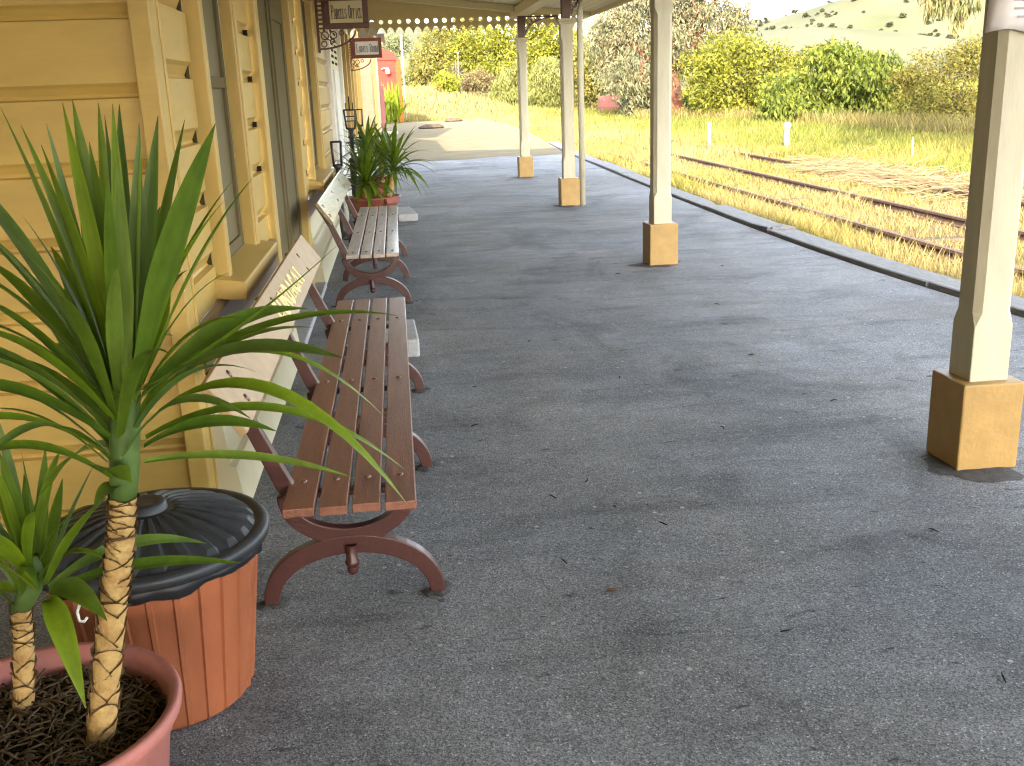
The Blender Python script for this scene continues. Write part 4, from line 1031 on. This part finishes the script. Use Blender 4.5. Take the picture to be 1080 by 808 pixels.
TD = {
'gum': ((17.92,66.0), [(-3.21, 5.48, 2.59, 2.1), (-1.28, 7.88, 3.21, 2.1), (1.77, 6.24, 2.22, 1.85), (3.63, 5.84, 1.48, 1.36), (-3.71, 2.88, 1.6, 1.6), (-1.75, 2.0, 1.48, 1.36), (1.07, 4.21, 1.48, 1.36), (-0.78, 4.39, 1.85, 1.6), (-4.31, 4.73, 1.23, 1.6), (2.7, 8.99, 2.84, 2.1), (-2.74, 1.11, 1.23, 0.99), (-0.03, 2.93, 1.36, 0.86)]),
'yellow': ((19.90,60.0), [(-1.59, 1.9, 1.46, 1.57), (-0.26, 3.34, 1.68, 1.46), (1.68, 3.27, 1.46, 1.12), (1.05, 1.49, 1.79, 1.46), (2.86, 2.17, 1.12, 1.23), (-0.88, 0.81, 1.46, 0.79), (-2.06, 3.08, 0.9, 1.01), (2.29, 0.69, 1.35, 0.79)]),
'olive': ((32.33,78.0), [(-0.4, 3.71, 1.46, 1.02), (0.97, 3.25, 1.31, 1.02), (-1.58, 3.2, 1.02, 0.87)]),
'dark': ((22.43,50.0), [(-0.28, 2.35, 1.59, 1.21), (-2.17, 1.52, 1.5, 1.12), (1.62, 1.65, 1.4, 1.21), (-0.91, 3.26, 1.31, 0.65), (-3.11, 0.84, 1.03, 0.75), (2.56, 0.89, 1.03, 0.93), (0.19, 0.98, 1.68, 0.84), (-1.64, 0.6, 1.31, 0.56), (1.06, 2.66, 1.03, 0.75), (2.0, 0.37, 1.12, 0.47)]),
'thicket': ((22.72,41.0), [(-0.78, 2.28, 1.0, 1.0), (0.06, 0.99, 1.23, 0.92), (-1.27, 1.26, 0.84, 1.07), (0.64, 2.75, 1.0, 1.0), (1.25, 0.64, 1.07, 0.92), (2.39, 1.58, 1.07, 1.15), (2.92, -0.27, 1.0, 0.92), (-1.62, 2.09, 0.61, 0.61), (1.77, 2.79, 1.0, 0.92), (-0.45, 0.33, 1.07, 0.46)]),
'olivebush': ((16.71,88.0), [(-0.2, 3.47, 1.97, 2.14), (1.25, 2.04, 1.64, 1.64), (-1.19, 2.12, 1.48, 1.97), (0.74, 0.66, 1.97, 0.82), (-1.64, 4.12, 1.15, 1.48)]),
'rowA': ((13.22,118.0), [(-4.08, 5.51, 2.87, 2.21), (-0.23, 6.59, 3.31, 2.21), (3.83, 6.87, 3.09, 2.21), (1.83, 4.31, 2.87, 1.99), (-2.26, 3.43, 2.65, 1.54), (5.71, 5.19, 1.99, 1.99)]),
'rowB': ((6.00,128.0), [(0.5, 6.33, 2.63, 2.63), (-1.89, 4.24, 2.15, 2.39), (3.08, 7.77, 2.63, 2.15), (-3.11, 2.97, 1.67, 1.44), (1.27, 3.47, 2.39, 1.67)]),
'rowC': ((0.34,135.0), [(0.42, 8.11, 2.27, 1.51), (-1.33, 6.81, 1.77, 1.51), (1.5, 2.81, 1.51, 1.26)]),
'willowA': ((10.26,95.0), [(0.08, 2.67, 1.24, 1.6), (-0.64, 1.87, 1.07, 1.24), (0.97, 3.46, 1.07, 1.24), (0.38, 1.34, 1.24, 0.89)]),
'willowB': ((13.28,93.0), [(0.07, 2.87, 1.56, 1.74), (-0.98, 1.77, 1.22, 1.22), (1.24, 2.02, 1.22, 1.39), (0.02, 1.09, 1.56, 0.87), (0.61, 3.97, 1.04, 0.87)]),
'yellowshrub': ((5.08,100.0), [(-0.13, 3.07, 1.31, 0.93), (0.58, 2.87, 0.93, 0.75)]),
'redshrub': ((7.71,104.0), [(-0.14, 3.01, 1.75, 0.97), (1.35, 2.6, 1.56, 0.78), (-1.1, 2.51, 1.17, 0.58), (0.73, 3.52, 0.97, 0.78)]),
'under': ((18.14,74.0), [(-1.11, 0.7, 0.97, 0.83), (0.42, 0.91, 0.97, 0.97), (2.93, 0.55, 0.97, 0.97), (3.78, 0.12, 0.83, 0.55)]),
'backtree': ((22.99,125.0), [(0.27, 5.9, 1.87, 1.87), (-1.31, 7.02, 1.64, 1.64), (1.86, 4.77, 1.64, 1.4)]),
}
G1 = (.030,.050,.012)
YG = [(.055,.062,.009),(.105,.110,.013),(.150,.140,.018)]
OL = [(.055,.056,.014),(.110,.102,.024),(.15,.125,.032)]
DK = [(.030,.044,.008),(.068,.085,.012),(.110,.122,.018)]
GU = [(.060,.066,.034),(.105,.108,.055),(.130,.124,.066),(.135,.095,.056)]
TH = [(.066,.060,.013),(.115,.102,.020),(.150,.125,.030)]
WI = [(.072,.080,.020),(.115,.122,.034),(.145,.145,.046)]
LT = [(.075,.085,.040),(.12,.125,.058)]
BR = [(.085,.055,.030),(.125,.095,.045),(.10,.10,.035)]
def T_(key, name, label, n, size, asp, cols, seed, grow=1., lift=1., **k):
    (x, y), lobes = TD[key]; lobes = [(a*grow, b*lift, c*grow, d*(1+(grow-1)*.4)*lift) for a, b, c, d in lobes]; return tree(name, label, 'tree' if 'tree' in name else 'bush', x, y, lobes, n, size, asp, cols, seed, **k)
T_('gum', 'gum_tree', 'tall gum tree with a reddish trunk and grey green leaves behind the second post', 40000, .30, .26, GU, 1, trunk=.52, bark='gumbark', limbs=12, droop=.7, cl=.24, depth=.6, shell=1.7)
T_('yellow', 'leafy_bush', 'bright yellow green bush right of the reddish gum trunk', 17000, .24, .42, YG, 2, grow=1.18, limbs=7, depth=.8)
T_('olive', 'small_tree', 'small dull olive tree showing between the yellow bush and the dark leaved one', 5000, .26, .45, OL, 3)
T_('dark', 'leafy_bush', 'big spreading dark green bush with hanging leaf fronds at the edge of the grass', 17000, .30, .36, DK, 4, grow=1.16, limbs=9, droop=.9, depth=.7, cl=.2)
T_('thicket', 'thicket_bush', 'dense olive yellow thicket left of the nearest verandah post', 20000, .15, .34, TH, 5, limbs=9, depth=.7, cl=.2)
T_('olivebush', 'leafy_bush', 'olive bush with brownish twigs left of the gum tree, near the red tank', 10000, .27, .4, OL, 6)
T_('rowA', 'spreading_tree', 'broad rounded tree with a yellow green crown in the far row beyond the platform end', 21000, .36, .45, YG, 7, grow=1.08, lift=1.14, trunk=.3, limbs=8)
T_('rowB', 'spreading_tree', 'darker upright tree left of the broad rounded one in the far row', 15000, .36, .4, OL+DK[1:2], 8, grow=1.1, lift=1.16, trunk=.25)
T_('rowC', 'thin_tree', 'thin pale tree above the red shed roof', 4500, .36, .35, LT, 9, shell=1.6, cl=.24)
T_('willowA', 'weeping_bush', 'smaller pale weeping bush just left of the farthest verandah post', 7000, .32, .22, WI, 10, droop=1.4)
T_('willowB', 'weeping_bush', 'larger pale weeping bush between the farthest post and the downpipe', 9000, .32, .22, WI, 11, droop=1.4)
T_('yellowshrub', 'low_shrub', 'low vivid yellow green shrub at the foot of the far trees', 3000, .26, .45, [(.10,.12,.012),(.17,.17,.02)], 12)
T_('redshrub', 'low_shrub', 'reddish brown low shrub beside the vivid yellow green one', 5000, .24, .4, BR, 13)
T_('under', 'low_shrub', 'dark undergrowth shrub around the foot of the gum tree', 7000, .22, .4, [(.02,.03,.012),(.05,.06,.024)], 14)
T_('backtree', 'spreading_tree', 'yellow green tree top behind the brown pole', 6000, .36, .45, YG, 15)
# tree off to the right whose drooping branch hangs into the top of the view and whose shade lies on the grass
def hanging_gum():
    rs = np.random.default_rng(21); x, y = 17.2, 21.5
    t = thing('gum_tree', 'gum tree off to the side with long drooping leaves hanging in beside the nearest post', 'tree', (x, y, GZ))
    L = [(0,0,8.5,3.6,3.4,2.4),(-2.4,.4,6.8,2.0,2.2,1.5),(1.8,-1,6.6,2.4,2.4,1.6),(.5,2.2,6.4,2.4,2.2,1.7),(-4.0,.3,4.9,.75,.9,.8),(-4.7,.2,4.6,.6,.7,.6),(-5.4,.3,4.0,.6,.6,.5),(-5.35,.3,3.45,.36,.4,.45),(-4.9,.4,3.6,.4,.5,.42),(-5.95,.2,4.15,.45,.5,.4),(-5.75,.3,3.7,.28,.3,.4),(-5.5,.3,3.8,.5,.5,.45),(-5.2,.2,3.5,.4,.4,.4),(-2.6,-5.,7.0,2.5,2.6,2.2),(-2.2,-2.4,7.4,2.2,2.2,1.8),(-2.9,-5.6,5.0,1.6,1.8,1.2)]
    V, F, T = leafcloud(rs, L, 24000, .24, .17, [(.06,.07,.022),(.095,.095,.032),(.12,.10,.042)], 1.9, .22, 1.8)
    npmesh('crown', V, F, M['leaf'], T, t)
    mb = MB(); mb.tube([(0,0,-.3),(.1,0,2),(-.1,.1,4.5),(0,0,8)], [.34,.28,.22,.1], 10)
    mb.tube([(-.1,.1,4.3),(-1.4,.3,5.8),(-3.2,.4,5.6),(-4.6,.3,4.9),(-5.5,.3,3.9)], [.13,.10,.06,.03,.008], 6); mb.tube([(0,0,5),(-1.4,-2.4,6.6),(-2.6,-5,7)], [.14,.09,.03], 6); mb.tube([(0,0,5),(1.5,-.6,6.6),(2.4,-1,7)], [.12,.08,.03], 6)
    mb.build('trunk', M['gumbark'], t)
hanging_gum()
# dead grey tree in the far row
t = thing('dead_tree', 'bare dead tree with pale grey branches in front of the far row', 'tree', (6.1, 112, 1.0))
mb = MB(); rr = random.Random(5)
def br(p, d, l, r, k):
    q = p+d*l; mb.tube([p, p.lerp(q,.5)+Vector((rr.uniform(-.1,.1),0,.05))*l, q], [r, r*.8, r*.55], 6)
    if k:
        for _ in range(3): br(q if _ else p.lerp(q,.7), (d+Vector((rr.uniform(-.9,.9), rr.uniform(-.5,.5), rr.uniform(-.2,.5)))).normalized(), l*.68, r*.55, k-1)
br(Vector((0,0,-.3)), Vector((.05,0,1)), 1.5, .10, 4); mb.build('trunk', mat('dead_wood', (.13,.11,.085), .9, .1, var=.3, vscale=3), t)
# strappy yellow green plant in front of the red shed
t = thing('strappy_plant', 'clump of bright yellow green strap leaves in front of the red shed', 'plant', (-.35, 57.6, 0)); Vl, Fl, Tl = [], [], []; rr = random.Random(6)
for i in range(190):
    a = rr.uniform(0, 6.28); el = R(rr.uniform(25,88)); l = rr.uniform(1.1,2.3); b = Vector((rr.uniform(-1.1,.62), rr.uniform(-.5,.5), rr.uniform(0,.2)))
    tip = b+Vector((math.cos(a)*math.cos(el)*.7, math.sin(a)*math.cos(el)*.7, math.sin(el)))*l
    c = rr.uniform(.7,1.2); blade(Vl, Fl, Tl, b, tip, .10, .10, (.10*c,.13*c,.010*c), K=5)
finish('leaves', Vl, Fl, Tl, t, M['leaf'])
# scattered trees on the far hill
rs = np.random.default_rng(33); hm = []
for k in range(3):
    L = [(rs.normal()*.8, rs.normal()*.8, 1.9+rs.normal()*.4, 1.6, 1.6, 1.2) for _ in range(4)]
    hm.append(leafcloud(rs, L, 480, 1.1, .6, [(.030,.034,.018),(.05,.05,.025)], .1, .3))
protos = []; cnt = 0
def hpt(deg, d): x = d*math.sin(R(deg)); y = d*math.cos(R(deg)); return x, y, float(hills(np.array(x), np.array(y)))
for i in range(170):
    deg = rs.uniform(16.5, 29); d = rs.uniform(560, 765) if i < 135 else rs.uniform(418, 450)
    if i >= 135: deg = rs.uniform(16, 31)
    x, y, z = hpt(deg, d); k = i % 3
    if len(protos) < 3:
        o = npmesh('hill_tree', hm[k][0], hm[k][1], M['leaf'], hm[k][2]); protos.append(o)
    else: o = protos[k].copy(); C.objects.link(o)
    s = rs.uniform(.32,.8)*(1.0 if i < 135 else .6); o.location = (x, y, z-.3); o.scale = (s*1.15, s, s); o.rotation_euler = (0,0,rs.uniform(0,6))
    tag(o, 'small dark round tree dotted on the pale far hillside', 'tree', 'trees dotted over the far hill')

# ------------------------------------------------------------------ grass
def grass(name, n, ang, d0, d1, power, hfun, wbase, keepf, colf, seed):
    rs = np.random.default_rng(seed); a = np.radians(rs.uniform(ang[0], ang[1], n)); d = d0+(d1-d0)*rs.random(n)**power
    x = d*np.sin(a); y = d*np.cos(a)
    k = keepf(x, y, rs); x, y, d = x[k], y[k], d[k]; n = len(x)
    z = gh(x, y)-.02; h = hfun(x, y, rs); w = wbase*(.6+.8*rs.random(n))*np.clip(d/9, .55, 12)
    th = rs.uniform(0, 2*np.pi, n); le = h*(.15+.45*rs.random(n)); lt = rs.uniform(0, 2*np.pi, n)
    V = np.empty((n,5,3)); cx, sx = np.cos(th)*w/2, np.sin(th)*w/2; lx, ly = np.cos(lt)*le, np.sin(lt)*le
    V[:,0] = np.c_[x-cx, y-sx, z]; V[:,1] = np.c_[x+cx, y+sx, z]
    V[:,2] = np.c_[x+cx*.8+lx*.35, y+sx*.8+ly*.35, z+h*.6]; V[:,3] = np.c_[x-cx*.8+lx*.35, y-sx*.8+ly*.35, z+h*.6]
    V[:,4] = np.c_[x+lx, y+ly, z+h]
    F = np.empty((n,3,3), dtype=np.int64); o = np.arange(n)*5
    F[:,0] = np.c_[o, o+1, o+2]; F[:,1] = np.c_[o, o+2, o+3]; F[:,2] = np.c_[o+3, o+2, o+4]
    c = colf(x, y, rs); T = np.repeat(c*(.6+.8*rs.random(n))[:,None], 5, 0)
    ob = npmesh(name, V.reshape(-1,3), F.reshape(-1,3), M['grass'], T); tag(ob, kind='stuff'); return ob
def nz(x, y, s, p=0): return np.sin(x*s*1.7+p+1.3*np.sin(y*s*1.1+p))*np.sin(y*s*1.3-p*.7+1.1*np.sin(x*s*.9))
ex_t = np.array([e[0] for e in EDGE]); ex_v = np.array([e[1] for e in EDGE])
def in_yard(x, y):
    return (x > np.interp(y, ex_t, ex_v)+.45) | (y > 71.5)
def keep_near(x, y, rs):
    xx = x-np.where(y > 30, .012*np.maximum(0, y-30)**1.25*.2, 0); k = in_yard(x, y)
    dr = np.minimum(np.minimum(abs(xx-6.62), abs(xx-8.2)), abs(xx-10.05))
    p = np.where(dr < .14, .35, np.where((xx > 6.8) & (xx < 8.0), .95, np.where((xx > 8.3) & (xx < 9.9), .9, 1.)))
    p = p*np.where((xx < 10.6) & (nz(x,y,.55,1.2) >.45), .5, 1.)
    return k & (rs.random(len(x)) < p)
def gcol(x, y, rs):
    g = np.array([.080,.094,.015]); s = np.array([.180,.142,.056]); gs = np.array([.135,.122,.028])
    f = 1/(1+np.exp(-(x-10.4)*1.0)); f = np.clip(f*.8+.17+.36*nz(x,y,.35)+.15*nz(x,y,1.3,2)-.05, 0, 1)
    far = np.clip((y-60)/40, 0, 1)*np.clip((18-x)/10, 0, 1); f = f*(1-far*.7)
    r = rs.random(len(x)); f = np.where(r < .18, f*.3, f)[:,None]
    return np.where(f < .5, s*(1-f*2)+gs*f*2, gs*(2-f*2)+g*(f*2-1))
def hgt(x, y, rs):
    xx = x; low = (xx > 6.3) & (xx < 10.8)
    return (.16+.26*rs.random(len(x)))*np.where(low, .56, 1.)*(1+.5*np.clip(nz(x,y,.8,.5),0,1))
grass('grass', 260000, (4, 46), 6.5, 36, 1.25, hgt, .0075, keep_near, gcol, 1)
grass('grass', 130000, (-2, 44), 30, 78, 1.0, lambda x,y,rs: .22+.3*rs.random(len(x)), .0065, keep_near, gcol, 2)
grass('grass', 90000, (-12, 40), 70, 165, 1.0, lambda x,y,rs: .3+.4*rs.random(len(x)), .0065, keep_near, gcol, 3)
# long grass fringe along the foot of the bushes
def keep_fr(x, y, rs): 
    a = np.degrees(np.arctan2(x,y)); d = np.hypot(x,y); lim = np.interp(a, [15,20,24,28,34], [64,58,49,42,38]); return abs(d-lim) < 3.2
grass('long_grass', 40000, (13, 36), 34, 68, 1.0, lambda x,y,rs: .4+.55*rs.random(len(x)), .006, keep_fr, lambda x,y,rs: np.array([.125,.105,.035])*(.7+.6*rs.random(len(x)))[:,None]*np.array([1,1,1]), 4)
# dead brown brush lying along the far rail
rs = np.random.default_rng(8); n = 2300; y = 15.5+9.5*rs.random(n)**.8; x = 10.35+rs.normal(size=n)*.40+np.where(y > 22, -.35, 0)*0; k = nz(x, y, .6, .9) > -.55; x, y = x[k], y[k]; n = len(x)
z = GZ+.06+.22*rs.random(n)*np.exp(-((x-10.35)/.5)**2); a = rs.normal(size=n)*.7+np.where(rs.random(n) < .5, 0, 2.4); l = .3+.65*rs.random(n); dx, dy = np.cos(a)*l, np.sin(a)*l; dz = rs.normal(size=n)*.14+.02
V = np.empty((n,6,3)); w = .007+.006*rs.random(n)
for i, f in enumerate((0,.5,1)):
    zz = z+dz*f+.10*l*np.sin(np.pi*f); V[:,2*i] = np.c_[x+dx*f, y+dy*f, zz]; V[:,2*i+1] = np.c_[x+dx*f, y+dy*f+w, zz+w]
o = np.arange(n)*6; F = np.concatenate([np.c_[o,o+2,o+3,o+1], np.c_[o+2,o+4,o+5,o+3]])
c = np.array([.14,.10,.055])*(.55+.9*rs.random(n))[:,None]; tag(npmesh('dry_brush', V.reshape(-1,3), F, M['grass'], np.repeat(c, 6, 0)), kind='stuff')

# ------------------------------------------------------------------ small things out on the grass
def marker(label, x, y, h, r, m, cap):
    mb = MB()
    if cap:
        t = thing('marker_post', label, 'post', (x,y,GZ)); mb.tube([(0,0,-.2),(0,0,h-.14)], r, 10); mb.build('shaft', m, t)
        mb = MB(); mb.lathe([(r*1.02,h-.16),(r*1.5,h-.14),(r*1.5,h-.05),(r*1.1,h),(0,h+.004)], n=12); mb.build('cap', M['plank_fence'], t); return
    mb.tube([(0,0,-.2),(.01,0,h*.5),(0,.01,h)], [r,r,r*.9], 7); tag(mb.build('stake', m, None, loc=(x,y,GZ)), label, 'stake')
marker('thick white marker post with a cap standing in the green grass', 11.8, 30.6, .98, .075, M['concrete'], True)
marker('thin grey marker post with a small white cap, farther off towards the gum tree', 10.35, 33.8, .95, .045, M['concrete'], True)
marker('thin pale stake in the grass by the shadow of a tree', 13.35, 25.8, .68, .022, M['concrete'], False)
marker('short white peg close to the gum trunk beside the second post', 15.3, 61.5, .85, .06, M['concrete'], False)
t = thing('red_tank', 'faded red tank with a rounded top standing at the edge of the bushes', 'tank', (16.8, 80, GZ))
mb = MB(); ap = [(-.98,.0)]+[(-.80*math.cos(a)*1.1, 1.15+.35*math.sin(a)) for a in np.linspace(0, math.pi, 12)]+[(.98,0)]
mb.prism(ap, 'y', 0, 1.6); mb.build('body', M['faded_red'], t, bevel=.03); mb = MB(); mb.box(-1.02,1.02,-.04,1.64,.55,.62); mb.build('band', M['faded_red'], t)
t = thing('low_wall', 'broken low pale wall in the grass in front of the red tank', 'wall', (16.8, 72, GZ))
mb = MB(); xx = -1.35; rr = random.Random(4)
for k in range(4):
    w = rr.uniform(.55,.8); h = rr.uniform(.32,.55); mb.box(xx, xx+w, -.2, .2, -.1, h, bev=.03); xx += w+.02
mb.build('blocks', M['plank_fence'], t)
t = thing('utility_pole', 'brown wooden utility pole rising beyond the downpipe', 'pole', (18., 100, GZ)); mb = MB(); mb.tube([(0,0,-.2),(0,0,6.6)], [.19,.14], 9); mb.build('shaft', M['pole'], t)
mb = MB(); mb.box(-.9,.9,-.06,.06,6.0,6.14); mb.build('crossarm', M['pole'], t)
t = thing('utility_pole', 'slender pale pole in front of the broad rounded far tree', 'pole', (6.6, 106, 1.1)); mb = MB(); mb.tube([(0,0,-.2),(0,0,4.0)], [.07,.06], 8); mb.build('shaft', M['pole'], t)
mb = MB(); mb.box(-.07,.07,-.07,.07,4.0,4.12); mb.build('cap', M['concrete'], t)
# rubble at the far end of the platform
for k, (lab, x, y, s) in enumerate([('dark flat slab of rubble lying left at the sunlit platform end', 1.6, 47.5, .55), ('small grey stone lying at the edge of the far sunlit platform', 3.1, 56.5, .5)]):
    bm = bmesh.new(); bmesh.ops.create_icosphere(bm, subdivisions=2, radius=1)
    rr = random.Random(k)
    for v in bm.verts: v.co = (v.co.x*s*rr.uniform(.9,1.2), v.co.y*s*rr.uniform(.8,1.1), v.co.z*s*.28*rr.uniform(.8,1.2))
    me = bpy.data.meshes.new('stone'); bm.to_mesh(me); bm.free(); me.materials.append(M['sleeper']); o = bpy.data.objects.new('stone', me); C.objects.link(o); o.location = (x, y, .06); tag(o, lab, 'stone')
# twigs and dead leaves on the asphalt
rr = random.Random(12); tw = []; lf = []
for i, (x, y) in enumerate([(.55,3.9),(.72,4.05),(.93,3.55),(.5,3.3),(1.5,4.6),(1.9,3.3),(2.2,4.9),(1.2,5.6),(.3,4.9),(2.9,5.2),(1.1,2.7),(2.35,7.4),(1.9,8.9),(2.9,9.0),(.8,6.6),(1.6,2.35)]):
    if len(tw) < 3:
        mb = MB(); l = rr.uniform(.035,.07); mb.tube([(-l/2,0,.004),(0,rr.uniform(-.006,.006),.007),(l/2,0,.004)], [.002,.003,.0015], 5); o = mb.build('twig', M['twig']); tw.append(o)
    else: o = tw[i%3].copy(); C.objects.link(o)
    o.location = (x, y, .001); o.rotation_euler = (0,0,rr.uniform(0,3.1)); tag(o, 'thin dark twig lying on the grey asphalt', 'twig', 'twigs scattered on the asphalt')
for i, (x, y) in enumerate([(.78,3.75),(.62,3.05),(.35,5.6),(2.1,5.9)]):
    if not lf:
        mb = MB(); mb.add([(-.03,0,.004),(-.01,.012,.01),(.012,.011,.012),(.032,0,.005),(.012,-.012,.006),(-.01,-.012,.011)], [(0,4,3),(0,5,4),(0,3,2),(0,2,1)]); o = mb.build('dead_leaf', M['deadleaf']); lf.append(o)
    else: o = lf[0].copy(); C.objects.link(o)
    o.location = (x, y, .001); o.rotation_euler = (0,0,rr.uniform(0,6)); o.scale = (rr.uniform(.5,.8),)*3; tag(o, 'small curled brown dead leaf on the grey asphalt', 'leaf', 'dead leaves on the asphalt')

# ------------------------------------------------------------------ light, sky, camera
W = bpy.data.worlds.new('World'); SC.world = W; W.use_nodes = True; nt = W.node_tree; N = nt.nodes; bg = N['Background']
SUN = Vector((1.5, 7.0, -2.85))
sky = N.new('ShaderNodeTexSky'); sky.sky_type = 'NISHITA'; sky.sun_disc = False; sky.sun_elevation = math.asin(-SUN.z/SUN.length); sky.sun_rotation = math.atan2(-SUN.x, -SUN.y) % (2*math.pi)
sky.dust_density = 2.5; sky.air_density = 1.0; sky.ozone_density = 1.0
hs = N.new('ShaderNodeHueSaturation'); hs.inputs['Saturation'].default_value = SKY_SAT; nt.links.new(sky.outputs[0], hs.inputs['Color']); nt.links.new(hs.outputs[0], bg.inputs[0]); bg.inputs[1].default_value = SKY_STR
sl = bpy.data.lights.new('sun', 'SUN'); sl.energy = SUN_STR; sl.angle = R(.53); sl.color = (1., .87, .69)
so = bpy.data.objects.new('sun', sl); C.objects.link(so); so.rotation_euler = SUN.to_track_quat('-Z','Y').to_euler(); so.location = (-5,-20,15)
cam = bpy.data.cameras.new('camera'); co = bpy.data.objects.new('camera', cam); C.objects.link(co); SC.camera = co
cam.sensor_width = 36; cam.lens = 1070/1080*36; cam.clip_start = .05; cam.clip_end = 6000
dy = np.array([-125,307,1070.]); dy /= np.linalg.norm(dy); up = np.array([-136,3646,-1070.]); up -= up.dot(dy)*dy; up /= np.linalg.norm(up)
dx = np.cross(up, dy); dx = dx if dx[0] > 0 else -dx
Rm = np.array([dx, dy, up]); Mx = Matrix.Identity(4)
for i in range(3): Mx[i][0] = Rm[i,0]; Mx[i][1] = Rm[i,1]; Mx[i][2] = -Rm[i,2]
Mx[0][3], Mx[1][3], Mx[2][3] = 0, 0, 1.65
co.matrix_world = Mx
vs_ = SC.view_settings; vs_.view_transform = 'Standard'; vs_.look = 'None'; vs_.exposure = EXPO; vs_.gamma = 1
SC.display_settings.display_device = 'sRGB'
cy = SC.cycles; cy.max_bounces = 8; cy.diffuse_bounces = 7; cy.glossy_bounces = 3; cy.transmission_bounces = 3; cy.use_denoising = True
try: cy.denoiser = 'OPENIMAGEDENOISE'
except Exception: pass
cy.sample_clamp_indirect = 8
cy.filter_width = 1.2
